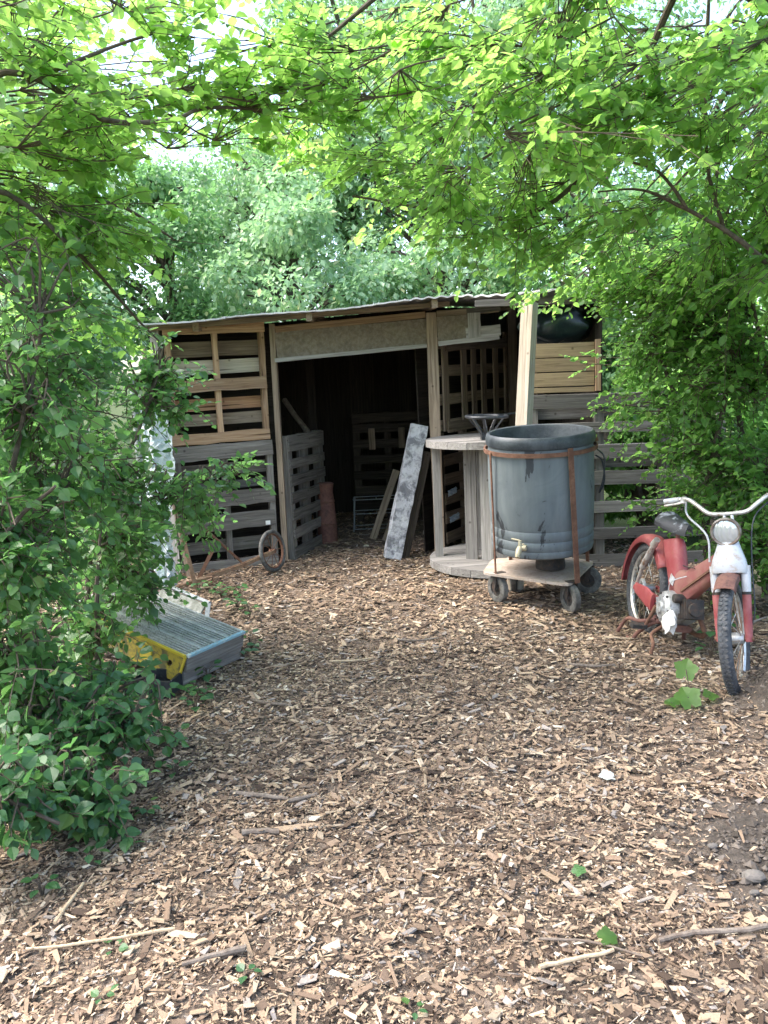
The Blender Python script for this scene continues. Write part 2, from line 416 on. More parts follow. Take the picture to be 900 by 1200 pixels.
class MB:
    def __init__(s):
        s.v, s.f = [], []

    def add(s, vs_, fs_):
        b = len(s.v)
        s.v += [tuple(q) for q in vs_]
        s.f += [tuple(b + i for i in f) for f in fs_]
        return s

    def box(s, c, size, M3=None):
        c = Vector(c)
        hx, hy, hz = [q / 2 for q in size]
        vs_ = [Vector((x, y, z)) for x in (-hx, hx) for y in (-hy, hy) for z in (-hz, hz)]
        if M3 is not None: vs_ = [M3 @ q for q in vs_]
        return s.add([c + q for q in vs_], [(0, 1, 3, 2), (4, 6, 7, 5), (0, 4, 5, 1), (2, 3, 7, 6), (0, 2, 6, 4), (1, 5, 7, 3)])

    def tube(s, pts, rad, n=8, cap=True):
        pts = [Vector(q) for q in pts]
        if not hasattr(rad, '__len__'): rad = [rad] * len(pts)
        rings = []
        prev = None
        for i, q in enumerate(pts):
            d = (pts[min(i + 1, len(pts) - 1)] - pts[max(i - 1, 0)]).normalized()
            if prev is None:
                a = d.orthogonal().normalized()
            else:
                a = (prev - d * prev.dot(d))
                a = a.normalized() if a.length > 1e-6 else d.orthogonal().normalized()
            prev = a
            b = d.cross(a)
            rings.append([q + (a * math.cos(2 * math.pi * k / n) + b * math.sin(2 * math.pi * k / n)) * rad[i] for k in range(n)])
        vs_ = [q for r_ in rings for q in r_]
        fs_ = []
        for i in range(len(pts) - 1):
            for k in range(n):
                fs_.append((i * n + k, i * n + (k + 1) % n, (i + 1) * n + (k + 1) % n, (i + 1) * n + k))
        if cap:
            fs_.append(tuple(range(n))[::-1])
            fs_.append(tuple((len(pts) - 1) * n + k for k in range(n)))
        return s.add(vs_, fs_)

    def bar(s, a, b, w, t, wdir):
        """flat bar from a to b, w wide along wdir, t thick"""
        a, b, wdir = Vector(a), Vector(b), Vector(wdir)
        d = (b - a).normalized()
        wd = (wdir - d * wdir.dot(d)).normalized()
        nn = d.cross(wd)
        vs_ = []
        for q in (a, b):
            for i, j in ((-1, -1), (1, -1), (1, 1), (-1, 1)):
                vs_.append(q + wd * (i * w / 2) + nn * (j * t / 2))
        return s.add(vs_, [(0, 1, 2, 3)[::-1], (4, 5, 6, 7), (0, 1, 5, 4), (1, 2, 6, 5), (2, 3, 7, 6), (3, 0, 4, 7)])

    def lathe(s, prof, n=32, c=(0, 0, 0), M3=None, closed=False):
        c = Vector(c)
        vs_ = []
        for r_, z in prof:
            for k in range(n):
                a = 2 * math.pi * k / n
                q = Vector((r_ * math.cos(a), r_ * math.sin(a), z))
                vs_.append(c + (M3 @ q if M3 is not None else q))
        m_ = len(prof)
        fs_ = []
        for i in range(m_ if closed else m_ - 1):
            j = (i + 1) % m_
            for k in range(n):
                fs_.append((i * n + k, i * n + (k + 1) % n, j * n + (k + 1) % n, j * n + k))
        return s.add(vs_, fs_)

    def torus(s, c, axis, Rm, rm, n=36, k=10, flat=1.0):
        q = Vector(axis).to_track_quat('Z', 'Y').to_matrix()
        prof = [(Rm + rm * math.cos(2 * math.pi * i / k), flat * rm * math.sin(2 * math.pi * i / k)) for i in range(k)]
        return s.lathe(prof, n, c, q, closed=True)

    def grid(s, P, thick=None):
        """P: [i][j] of Vectors -> sheet (closed slab when thick is given)"""
        ni, nj = len(P), len(P[0])
        vs_ = [Vector(q) for row in P for q in row]
        fs_ = [(i * nj + j, i * nj + j + 1, (i + 1) * nj + j + 1, (i + 1) * nj + j) for i in range(ni - 1) for j in range(nj - 1)]
        if thick is not None:
            off = len(vs_)
            vs_ += [q + Vector(thick) for q in vs_[:off]]
            fs_ += [tuple(off + k for k in f[::-1]) for f in fs_]
            edge = [j for j in range(nj)] + [i * nj + nj - 1 for i in range(1, ni)] + [(ni - 1) * nj + j for j in range(nj - 2, -1, -1)] + [i * nj for i in range(ni - 2, 0, -1)]
            for a, b in zip(edge, edge[1:] + edge[:1]):
                fs_.append((a, b, b + off, a + off)[::-1])
        return s.add(vs_, fs_)

    def mesh(s, name, mat, smooth=False):
        me = bpy.data.meshes.new(name)
        me.from_pydata(s.v, [], s.f)
        me.validate()
        if mat: me.materials.append(M[mat] if isinstance(mat, str) else mat)
        if smooth: me.polygons.foreach_set('use_smooth', [True] * len(me.polygons))
        me.update()
        return me

    def build(s, name, mat, root=None, smooth=False, world=True, parent=None):
        """world: vertices are world coordinates; else they are local to root"""
        if root is not None and world:
            inv = root_matrix(root).inverted()
            s.v = [tuple(inv @ Vector(q)) for q in s.v]
        me = s.mesh(name, mat, smooth)
        if smooth:
            sharp(me)
        o = bpy.data.objects.new(name, me)
        col.objects.link(o)
        if parent is not None:
            o.parent = parent
        elif root is not None:
            o.parent = root
        return o


def sharp(me, ang=40):
    me.set_sharp_from_angle(angle=R(ang))


def board(name, a, b, wdir, w, t, mat, root, jit=0.003, n=4, twist=0.0, parent=None):
    """one plank, its own object: length a-b, width along wdir, uneven sawn edges"""
    a, b, wdir = Vector(a), Vector(b), Vector(wdir)
    d = b - a
    ln = d.length
    d.normalize()
    wd = (wdir - d * wdir.dot(d)).normalized()
    nn = d.cross(wd)
    vs_ = []
    bow = random.uniform(-1, 1) * jit * 1.5
    for i in range(n + 1):
        u = i / n
        x = (u - 0.5) * ln + (random.uniform(-1, 1) * jit if i in (0, n) else 0)
        e = bow * math.sin(math.pi * u)
        tw = twist * (u - 0.5)
        for sy, sz in ((-1, -1), (1, -1), (1, 1), (-1, 1)):
            y = sy * w / 2 + random.uniform(-1, 1) * jit
            z = sz * t / 2 + e + tw * sy + random.uniform(-1, 1) * jit * 0.25
            vs_.append((x, y, z))
    fs_ = [(3, 2, 1, 0), tuple(n * 4 + k for k in range(4))]
    for i in range(n):
        for k in range(4):
            fs_.append((i * 4 + k, i * 4 + (k + 1) % 4, i * 4 + 4 + (k + 1) % 4, i * 4 + 4 + k))
    me = bpy.data.meshes.new(name)
    me.from_pydata(vs_, [], fs_)
    me.materials.append(M[mat])
    o = bpy.data.objects.new(name, me)
    col.objects.link(o)
    c = (a + b) / 2
    W = Matrix(((d.x, wd.x, nn.x, c.x), (d.y, wd.y, nn.y, c.y), (d.z, wd.z, nn.z, c.z), (0, 0, 0, 1)))
    if root is not None:
        o.parent = root
        o.matrix_basis = root_matrix(root).inverted() @ W
    else:
        o.matrix_world = W
    return o


Z = Vector((0, 0, 1))


def smooth_path(pts, n=6):
    """Catmull-Rom through pts"""
    pts = [Vector(q) for q in pts]
    P = [pts[0] * 2 - pts[1]] + pts + [pts[-1] * 2 - pts[-2]]
    out = []
    for i in range(1, len(P) - 2):
        for k in range(n):
            t_ = k / n
            p0, p1, p2, p3 = P[i - 1], P[i], P[i + 1], P[i + 2]
            out.append(0.5 * ((2 * p1) + (p2 - p0) * t_ + (2 * p0 - 5 * p1 + 4 * p2 - p3) * t_ ** 2 + (3 * p1 - p0 - 3 * p2 + p3) * t_ ** 3))
    out.append(pts[-1])
    return out


# ------------------------------------------------------------------ ground
def bump2(x, y):
    return (0.018 * np.sin(1.7 * x + 0.6) * np.cos(1.3 * y) + 0.010 * np.sin(4.1 * x + 2.2 * y) + 0.006 * np.sin(9.3 * y - 6.1 * x))


def gz(x, y):
    x = np.asarray(x, float)
    y = np.asarray(y, float)
    near = np.exp(-((x / 6) ** 2 + ((y - 4) / 8) ** 2) ** 2)
    h = bump2(x, y) * near
    h = h + 0.30 * np.exp(-(((x - 1.90) / 0.19) ** 2 + ((y - 3.42) / 0.34) ** 2))        # soil heap by the moped
    h = h + 0.05 * np.exp(-(((x - 1.35) / 0.35) ** 2 + ((y - 2.3) / 0.3) ** 2))
    h = h + 0.10 / (1 + np.exp(np.clip((x + 1.75 + 0.25 * (y - 3.0)) * 6, -60, 60))) * near * 0.6
    far = np.clip((y - 12) / 30, 0, 1)
    h = h + far * far * 3.0
    return h


def gz1(x, y):
    return float(gz(x, y))


def soilmask(x, y):
    a = np.exp(-(((x - 1.90) / 0.32) ** 2 + ((y - 3.42) / 0.48) ** 2) * 1.2)
    b = np.exp(-(((x - 1.30) / 0.40) ** 2 + ((y - 2.35) / 0.40) ** 2) * 1.1) * 0.9
    return np.clip(np.maximum(a, b) * 1.7, 0, 1)


def axis_coords(lo, hi, step, far):
    c = list(np.arange(lo, hi + 1e-6, step))
    s_, x = step, hi
    while x < far:
        s_ *= 1.45
        x += s_
        c.append(x)
    s_, x = step, lo
    left = []
    while x > -far:
        s_ *= 1.45
        x -= s_
        left.append(x)
    return np.array(left[::-1] + c)


gx_ = axis_coords(-3.2, 3.4, 0.06, 600)
gy_ = axis_coords(0.6, 10.4, 0.06, 600)
GX, GY = np.meshgrid(gx_, gy_, indexing='ij')
GZ = gz(GX, GY) + rng.normal(0, 0.004, GX.shape) * (np.abs(GX) < 4) * (np.abs(GY - 5) < 6)
me = bpy.data.meshes.new('ground')
nx_, ny_ = GX.shape
idx = np.arange(nx_ * ny_).reshape(nx_, ny_)
quads = np.stack([idx[:-1, :-1], idx[1:, :-1], idx[1:, 1:], idx[:-1, 1:]], -1).reshape(-1, 4)
me.from_pydata(np.stack([GX, GY, GZ], -1).reshape(-1, 3).tolist(), [], quads.tolist())
me.materials.append(M['earth'])
a_ = me.attributes.new('soil', 'FLOAT', 'POINT')
a_.data.foreach_set('value', soilmask(GX, GY).reshape(-1).astype(np.float32))
a_ = me.attributes.new('wild', 'FLOAT', 'POINT')
wild = np.maximum.reduce([np.clip((np.abs(GX) - 2.5) / 0.7, 0, 1), np.clip((GY - 10.2) / 0.6, 0, 1), np.clip((GX - 1.85) / 0.3, 0, 1) * (GY > 6.5), np.clip((-2.1 - GX) / 0.4, 0, 1)])
a_.data.foreach_set('value', wild.reshape(-1).astype(np.float32))
me.polygons.foreach_set('use_smooth', [True] * len(me.polygons))
ground = bpy.data.objects.new('ground', me)
col.objects.link(ground)
tag(ground, kind='structure')


def raw_mesh(name, V, F, mat, attr=None, attrtype='FLOAT', smooth=False):
    """numpy: V (n,3); F (m,k) faces of k corners each"""
    me = bpy.data.meshes.new(name)
    V = np.ascontiguousarray(V, np.float32)
    F = np.ascontiguousarray(F, np.int32)
    k = F.shape[1]
    me.vertices.add(len(V))
    me.vertices.foreach_set('co', V.reshape(-1))
    me.loops.add(F.size)
    me.loops.foreach_set('vertex_index', F.reshape(-1))
    me.polygons.add(len(F))
    me.polygons.foreach_set('loop_start', np.arange(0, F.size, k, dtype=np.int32))
    if smooth: me.polygons.foreach_set('use_smooth', np.ones(len(F), bool))
    me.materials.append(M[mat])
    me.update(calc_edges=True)
    if not smooth: me.shade_flat()
    if attr:
        nm, val = attr
        if attrtype == 'FLOAT':
            at_ = me.attributes.new(nm, 'FLOAT', 'POINT')
            at_.data.foreach_set('value', np.ascontiguousarray(val, np.float32).reshape(-1))
        else:
            at_ = me.attributes.new(nm, 'FLOAT_COLOR', 'POINT')
            at_.data.foreach_set('color', np.ascontiguousarray(val, np.float32).reshape(-1))
    return me


PAL = np.array([(0.48, 0.38, 0.275), (0.40, 0.305, 0.21), (0.345, 0.25, 0.17), (0.28, 0.20, 0.14), (0.20, 0.142, 0.10),
                (0.15, 0.105, 0.075), (0.075, 0.052, 0.038), (0.62, 0.54, 0.43), (0.30, 0.26, 0.23)])
PALW = np.array([0.07, 0.12, 0.16, 0.18, 0.16, 0.14, 0.11, 0.015, 0.06])


def chips_mesh(n_, xlo, xhi, ylo, yhi, smean, seed):
    r_ = np.random.default_rng(seed)
    x = r_.uniform(xlo, xhi, n_)
    y = r_.uniform(ylo, yhi, n_)
    keep = r_.uniform(0, 1, n_) > soilmask(x, y) * 0.97
    edge = -1.05 - 0.19 * (y - 2.5)
    keep &= ~((x < edge - 0.35) & (r_.uniform(0, 1, n_) < 0.55))
    x, y = x[keep], y[keep]
    n_ = len(x)
    ln = np.exp(r_.normal(math.log(smean), 0.6, n_))
    big = r_.uniform(0, 1, n_) < 0.035
    ln = np.where(big, ln * 2.4, ln)
    ln = np.clip(ln, 0.006, 0.16)
    wd = ln * np.where(big, r_.uniform(0.06, 0.16, n_), r_.uniform(0.16, 0.62, n_))
    wd = np.clip(wd, 0.003, 0.022)
    th = np.clip(wd * r_.uniform(0.10, 0.28, n_), 0.001, 0.004)
    az = r_.uniform(0, 2 * np.pi, n_)
    pit = r_.normal(0, 0.17, n_) * np.where(big, 0.4, 1)
    rol = r_.normal(0, 0.24, n_)
    clump = 0.004 * np.sin(23 * x + 9 * np.sin(7 * y)) + 0.004 * np.sin(19 * y + 8 * np.sin(9 * x))
    z = gz(x, y) + 0.007 + r_.uniform(-0.004, 0.011, n_) + clump
    t_ = np.array([(sx, sy, sz) for sx in (-1, 1) for sy in (-1, 1) for sz in (-1, 1)], float) * 0.5
    V = t_[None] * np.stack([ln, wd, th], -1)[:, None, :]
    taper = r_.uniform(0.25, 1.0, (n_, 1)) * np.ones((1, 8))
    V[:, :, 1] *= np.where(t_[None, :, 0] > 0, taper, 1)
    V[:, :, 0] += (r_.uniform(-0.25, 0.25, (n_, 1)) * t_[None, :, 1]) * ln[:, None]
    V[:, :, 1] += (r_.normal(0, 0.1, (n_, 8))) * wd[:, None]
    cr, sr = np.cos(rol)[:, None], np.sin(rol)[:, None]
    Y, Zc = V[:, :, 1] * cr - V[:, :, 2] * sr, V[:, :, 1] * sr + V[:, :, 2] * cr
    cp, sp = np.cos(pit)[:, None], np.sin(pit)[:, None]
    X, Zc = V[:, :, 0] * cp - Zc * sp, V[:, :, 0] * sp + Zc * cp
    ca, sa_ = np.cos(az)[:, None], np.sin(az)[:, None]
    V = np.stack([X * ca - Y * sa_ + x[:, None], X * sa_ + Y * ca + y[:, None], Zc + z[:, None]], -1)
    f = np.array([(0, 1, 3, 2), (4, 6, 7, 5), (0, 4, 5, 1), (2, 3, 7, 6), (1, 5, 7, 3)])   # underside left open
    F = (f[None] + 8 * np.arange(n_)[:, None, None]).reshape(-1, 4)
    w_ = PALW / PALW.sum()
    base = PAL[r_.choice(len(PAL), n_, p=w_)] * np.array([1.0, 0.99, 0.965]) * r_.uniform(0.75, 1.2, (n_, 1))
    patch = 0.5 + 0.5 * np.sin(2.1 * x + 1.3 * np.sin(1.7 * y)) * np.sin(2.6 * y + 0.8)     # broad drifts of slightly darker chips
    base = base * (0.80 + 0.25 * patch)[:, None]
    c4 = np.concatenate([base, np.ones((n_, 1))], 1)
    return V.reshape(-1, 3), F, np.repeat(c4, 8, 0)


Vs, Fs, Cs, off = [], [], [], 0
for k, (n_, box, sm) in enumerate([
        (62000, (-1.65, 1.75, 1.35, 2.9), 0.0118), (47000, (-2.0, 2.2, 2.75, 4.6), 0.0158),
        (36000, (-2.6, 2.6, 4.4, 7.6), 0.023), (6000, (-1.6, 1.7, 7.4, 10.0), 0.028)]):
    V, F, C = chips_mesh(n_, *box, sm, 100 + k)
    Vs.append(V); Fs.append(F + off); Cs.append(C)
    off += len(V)
me = raw_mesh('wood_chips', np.concatenate(Vs), np.concatenate(Fs), 'chips', ('tint', np.concatenate(Cs)), 'COLOR')
o = bpy.data.objects.new('wood_chips', me)
col.objects.link(o)
tag(o, 'loose brown and tan wood chip mulch covering the path', 'mulch', kind='stuff')

r_ = np.random.default_rng(5)
cx, cy_ = r_.uniform(0.7, 2.4, 26000), r_.uniform(1.7, 4.2, 26000)
k_ = r_.uniform(0.15, 1.4, 26000) < soilmask(cx, cy_)
cx, cy_ = cx[k_][:5200], cy_[k_][:5200]
n_ = len(cx)
sz = np.clip(np.exp(r_.normal(math.log(0.006), 0.55, n_)), 0.002, 0.022)
oct_ = np.array([(1, 0, 0), (0, 1, 0), (-1, 0, 0), (0, -1, 0), (0, 0, 0.8), (0, 0, -0.8)], float)
V = oct_[None] * sz[:, None, None] * r_.uniform(0.6, 1.2, (n_, 6, 1)) + r_.normal(0, 0.15, (n_, 6, 3)) * sz[:, None, None]
V += np.stack([cx, cy_, gz(cx, cy_) + sz * 0.3], -1)[:, None, :]
f_ = np.array([(0, 1, 4), (1, 2, 4), (2, 3, 4), (3, 0, 4), (1, 0, 5), (2, 1, 5), (3, 2, 5), (0, 3, 5)])
cc_ = np.array([0.10, 0.083, 0.068]) * r_.uniform(0.55, 1.7, (n_, 1))
me = raw_mesh('soil_crumbs', V.reshape(-1, 3), (f_[None] + 6 * np.arange(n_)[:, None, None]).reshape(-1, 3), 'chips', ('tint', np.repeat(np.concatenate([cc_, np.ones((n_, 1))], 1), 6, 0)), 'COLOR')
o = bpy.data.objects.new('soil_crumbs', me)
col.objects.link(o)
tag(o, 'loose dark crumbs of earth on the bare soil by the moped', 'soil', kind='stuff')

# ------------------------------------------------------------------ the shed
shed = empty('pallet_shed', (0, 7.6, 0), 0, 'low shed of old pallet wood with a wide dark open doorway', 'shed')
CL, CR = Vector((-1.80, 6.86, 0)), Vector((-0.98, 7.14, 0))
dirL = (CR - CL).normalized()
nrmL = Vector((dirL.y, -dirL.x, 0))          # faces the path


def onL(u, z, out=0.0):
    return CL + (CR - CL) * u + nrmL * out + Z * z


front = [(2.08, 2.17, 'wood_warm'), (1.59, 1.69, 'wood_warm'), (1.145, 1.24, 'wood_warm'),
         (1.00, 1.13, 'wood_grey'), (0.58, 0.71, 'wood_grey'), (0.367, 0.505, 'wood_grey'), (-0.04, 0.10, 'wood_grey')]
back = [(1.89, 2.02, 'wood_brown'), (1.74, 1.86, 'wood_pale'), (1.43, 1.53, 'wood_orange'), (1.30, 1.40, 'wood_brown'),
        (0.855, 0.96, 'wood_grey'), (0.725, 0.795, 'wood_grey'), (0.16, 0.275, 'wood_grey')]
for z0, z1, mt in front:
    e = random.uniform(-0.012, 0.012)
    board('slat', onL(0.0 + random.uniform(-.01, .01), (z0 + z1) / 2 - 0.008, 0.052), onL(0.985 + random.uniform(-.012, .01), (z0 + z1) / 2 + e * 0.5 + 0.008, 0.052), Z, z1 - z0, 0.018, mt, shed, 0.0065, 6)
for z0, z1, mt in back:
    e = random.uniform(-0.01, 0.01)
    board('slat', onL(0.02, (z0 + z1) / 2 - 0.008, -0.062), onL(0.97, (z0 + z1) / 2 + e + 0.008, -0.062), Z, z1 - z0, 0.016, mt, shed, 0.003)
for u in (0.03, 0.49, 0.955):
    board('stringer', onL(u, 1.145, 0), onL(u + 0.005, 2.175, 0), dirL, 0.045, 0.085, 'wood_warm', shed)
    board('stringer', onL(u, -0.04, 0), onL(u + 0.01, 1.13, 0), dirL, 0.05, 0.085, 'wood_grey', shed)
board('post', (-0.925, 7.17, -0.05), (-0.905, 7.14, 2.15), (1, 0, 0), 0.05, 0.09, 'wood_brown', shed)
board('post', (-1.86, 6.83, -0.05), (-1.86, 6.86, 2.12), (1, 0, 0), 0.07, 0.05, 'wood_silver', shed)
# right door post
board('post', (0.50, 7.20, -0.05), (0.494, 7.20, 2.185), (1, 0, 0), 0.09, 0.09, 'wood_brown', shed)
# header: top beam, OSB strip, pale lower trim
board('header_beam', (-0.88, 7.12, 2.10), (0.44, 7.215, 2.175), Z, 0.055, 0.05, 'wood_warm', shed)
board('header_panel', (-0.88, 7.105, 1.955), (0.45, 7.205, 2.025), Z, 0.235, 0.015, 'osb', shed, 0.002)
board('header_trim', (-0.895, 7.085, 1.832), (0.445, 7.185, 1.905), Z, 0.034, 0.03, 'wood_silver', shed)
board('header_beam', (0.545, 7.19, 2.175), (1.08, 7.10, 2.185), Z, 0.05, 0.05, 'wood_brown', shed)
board('header_panel', (0.545, 7.165, 2.03), (0.90, 7.12, 2.04), Z, 0.235, 0.015, 'osb', shed, 0.002)
board('header_trim', (0.545, 7.14, 1.915), (1.075, 7.07, 1.945), Z, 0.04, 0.03, 'wood_silver', shed)
board('slat', (0.80, 7.115, 2.18), (1.09, 7.075, 2.192), Z, 0.05, 0.02, 'wood_grey', shed)
board('slat', (0.79, 7.115, 1.99), (1.085, 7.075, 2.005), Z, 0.095, 0.02, 'wood_silver', shed)
board('slat', (0.86, 7.088, 1.95), (0.86, 7.088, 2.16), (1, 0, 0), 0.11, 0.02, 'wood_silver', shed)
# corrugated roof: sheets side by side, each a slab of its own
eave = [(-1.98, 6.50, 2.13), (-0.84, 6.70, 2.178), (-0.10, 6.74, 2.218), (0.66, 6.72, 2.262), (1.10, 6.38, 2.232), (1.84, 6.22, 2.205)]


def eave_at(x):
    for (a, b) in zip(eave, eave[1:]):
        if x <= b[0] or b is eave[-1]:
            t_ = (x - a[0]) / (b[0] - a[0])
            return Vector(a).lerp(Vector(b), t_)


# rafters and fascia under the eave
for x in (-1.5, -0.55, 0.5, 1.2):
    zf = eave_at(x).z - 0.035
    board('rafter', (x, 6.78, zf + 0.008), (x, 9.95, zf + 0.20), Z, 0.07, 0.05, 'wood_brown', shed)
board('purlin', (-1.9, 6.82, 2.125), (0.64, 6.98, 2.238), Z, 0.035, 0.06, 'wood_brown', shed)
board('purlin', (0.80, 6.52, 2.185), (1.82, 6.40, 2.16), Z, 0.05, 0.05, 'wood_grey', shed)
xs_edges = [-1.98, -1.22, -0.46, 0.28, 0.80, 1.32, 1.84]
for i in range(6):
    x0, x1 = xs_edges[i] - (0.03 if i else 0), xs_edges[i + 1]
    nn_ = 49
    rowsP = []
    lift = 0.005 * (i % 2) + random.uniform(0, 0.004)
    skew = random.uniform(-0.025, 0.025)
    for j in range(7):
        v = j / 6
        row = []
        for k in range(nn_):
            x = x0 + (x1 - x0) * k / (nn_ - 1)
            e = eave_at(x)
            amp = 0.0015 if i < 3 else 0.0065
            y = e.y + skew * (1 - v) + (10.25 - e.y) * v
            z = e.z + 0.28 * v + amp * math.sin(2 * math.pi * x / 0.105) + lift + 0.008 * math.sin(5 * x + 3 * v) * (1 - v)
            row.append(Vector((x, y, z)))
        rowsP.append(row)
    MB().grid(rowsP, (0, 0, 0.012)).build('roof_sheet', 'roof_metal', shed, smooth=True)
# closed side and back walls (vertical boards), seen only through gaps
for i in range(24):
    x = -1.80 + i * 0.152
    board('wall_board', (x, 10.0, -0.1), (x, 10.0, eave_at(min(max(x, -1.98), 1.84)).z + 0.245), (1, 0, 0), 0.154, 0.02 + 0.004 * (i % 2), 'wood_shaded', shed, 0.0015, 1)
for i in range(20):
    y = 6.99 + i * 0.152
    board('wall_board', (-1.87, y, -0.1), (-1.87, y, 2.115 + 0.076 * (y - 6.6)), (0, 1, 0), 0.154, 0.02 + 0.004 * (i % 2), 'wood_shaded' if i else 'wood_grey', shed, 0.0015, 1)
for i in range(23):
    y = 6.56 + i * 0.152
    board('wall_board', (1.80, y, -0.1), (1.80, y, 2.17 + 0.066 * (y - 6.4)), (0, 1, 0), 0.154, 0.02 + 0.004 * (i % 2), 'wood_shaded', shed, 0.0015, 1)
board('wall_board', (-1.86, 6.87, 1.0), (-0.98, 7.20, 1.0), Z, 2.3, 0.012, 'wood_shaded', shed, 0.001, 1).location.y += 0.35  # one near-black sheet behind the slats, standing for darkness in the gaps

# slanting inner wall of pallets, right of the doorway
PA, PB = Vector((0.57, 7.34, 0)), Vector((1.42, 8.62, 0))
dA = (PB - PA).normalized()
nA = Vector((dA.y, -dA.x, 0))


def onA(u, z, out=0.0):
    return PA + (PB - PA) * u + nA * out + Z * z


for u, w in ((0.06, .10), (0.30, .10), (0.44, .09), (0.58, .10), (0.76, .10), (0.93, .11)):
    board('slat', onA(u, 1.13, 0.0), onA(u, 1.98 + 0.1 * u, 0.0), dA, w, 0.018, 'wood_brown', shed)
for z in (1.18, 1.42, 1.68, 1.93):
    board('slat', onA(0.0, z, -0.035), onA(1.0, z + 0.03, -0.035), Z, 0.10, 0.02, 'wood_brown', shed)
board('slat', onA(0.05, 1.165, 0.022), onA(0.97, 1.19, 0.022), Z, 0.10, 0.018, 'wood_brown', shed)
board('slat', onA(0.05, 1.9, 0.022), onA(0.97, 1.97, 0.022), Z, 0.09, 0.018, 'wood_brown', shed)
for z in (1.03, 0.86, 0.68, 0.50, 0.32, 0.13):
    board('slat', onA(0.0, z, 0.012), onA(0.98, z + 0.02, 0.012), Z, 0.105, 0.018, 'wood_brown', shed)
for u in (0.03, 0.33, 0.66, 0.97):
    board('stringer', onA(u, -0.05, -0.06), onA(u, 1.12, -0.06), dA, 0.09, 0.05, 'wood_brown', shed)
board('wall_board', onA(-0.03, 1.09, -0.22), onA(1.03, 1.13, -0.22), Z, 2.3, 0.012, 'wood_shaded', shed, 0.001, 1)  # near-black backing sheet that keeps the pallet gaps dark
board('wall_board', (1.40, 8.64, 1.12), (1.79, 8.64, 1.12), Z, 2.4, 0.02, 'wood_shaded', shed, 0.001, 1)
# inner posts
board('post', (-0.72, 8.6, -0.05), (-0.72, 8.6, 2.27), (1, 0, 0), 0.09, 0.09, 'wood_shaded', shed)
board('post', (1.42, 8.5, -0.05), (1.42, 8.5, 2.3), (1, 0, 0), 0.09, 0.09, 'wood_brown', shed)
board('post', (1.25, 6.52, -0.05), (1.25, 6.52, 2.14), (1, 0, 0), 0.07, 0.07, 'wood_brown', shed)

# half-height pallet swung inward as a gate
gate = empty('pallet_gate', (-0.88, 7.2, 0), 0, 'low grey pallet standing as a gate inside the doorway, turned inward', 'gate')
GA, GB = Vector((-0.885, 7.22, 0)), Vector((-0.64, 8.14, 0))
dG = (GB - GA).normalized()
nG = Vector((dG.y, -dG.x, 0))


def onG(u, z, out=0.0):
    return GA + (GB - GA) * u + nG * out + Z * z


for k, (z0, z1) in enumerate([(1.02, 1.165), (0.86, 0.95), (0.70, 0.80), (0.54, 0.64), (0.38, 0.48), (0.21, 0.31), (-0.02, 0.13)]):
    board('slat', onG(0, (z0 + z1) / 2, 0.05), onG(1, (z0 + z1) / 2 - 0.015, 0.05), Z, z1 - z0, 0.018, 'wood_grey', gate, 0.004)
for u in (0.04, 0.5, 0.96):
    board('stringer', onG(u, -0.02, 0), onG(u, 1.16, 0), dG, 0.10, 0.08, 'wood_grey', gate)

# right-hand pallet wall that goes on behind the shrubs
fence = empty('pallet_fence', (2.0, 6.42, 0), 0, 'grey weathered pallet fence running from the shed into the shrubs', 'fence')
for z0, z1, x0, x1, yy in [(1.33, 1.44, 1.21, 2.35, 6.40), (1.13, 1.21, 1.2, 2.75, 6.40), (0.917, 1.03, 1.21, 2.75, 6.40), (0.70, 0.81, 1.6, 2.8, 6.40),
                           (0.477, 0.566, 1.2, 2.8, 6.40), (0.257, 0.346, 1.2, 2.8, 6.40), (0.02, 0.126, 1.2, 2.8, 6.40)]:
    board('slat', (x0, yy, (z0 + z1) / 2 + 0.0), (x1, yy, (z0 + z1) / 2 - 0.02), Z, z1 - z0, 0.018, 'wood_grey', fence, 0.004)
for z0, z1, x0, x1 in [(1.24, 1.325, 1.21, 2.0), (0.83, 0.9, 1.2, 2.3)]:
    board('slat', (x0, 6.52, (z0 + z1) / 2), (x1, 6.52, (z0 + z1) / 2 - 0.01), Z, z1 - z0, 0.018, 'wood_grey', fence, 0.003)
for x in (1.235, 1.77, 2.3, 2.75):
    board('stringer', (x, 6.46, -0.04), (x, 6.46, 1.43), (1, 0, 0), 0.07, 0.085, 'wood_grey', fence)
# lighter boards nailed over it
for z0, z1 in [(1.735, 1.845), (1.622, 1.728), (1.505, 1.612), (1.455, 1.495)]:
    board('plank', (1.19, 6.47, (z0 + z1) / 2), (1.74, 6.47, (z0 + z1) / 2 - 0.006), Z, z1 - z0, 0.02, 'wood_new', shed, 0.002)
board('batten', (1.765, 6.45, 1.45), (1.765, 6.45, 1.86), (1, 0, 0), 0.04, 0.03, 'wood_warm', shed)

# dark plastic bag stuffed under the roof
bag = MB()
rows = []
for i in range(15):
    ph = math.pi * i / 14
    row = []
    for j in range(25):
        th = 2 * math.pi * j / 24
        r_ = math.sin(ph) ** 0.7
        fold = 1 + 0.09 * math.sin(5 * th + 3 * ph) + 0.05 * math.sin(11 * th - 5 * ph)
        row.append(Vector((1.50 + 0.29 * r_ * math.cos(th) * fold, 6.72 + 0.17 * r_ * math.sin(th) * fold, 2.00 + 0.155 * math.cos(ph) + 0.02 * math.sin(4 * th))))
    rows.append(row)
bag.grid(rows)
bag.build('plastic_bag', 'black_bag', smooth=True)
tag(bpy.data.objects['plastic_bag'], 'dark blue-black plastic bag bundled on light boards under the roof edge', 'bag')

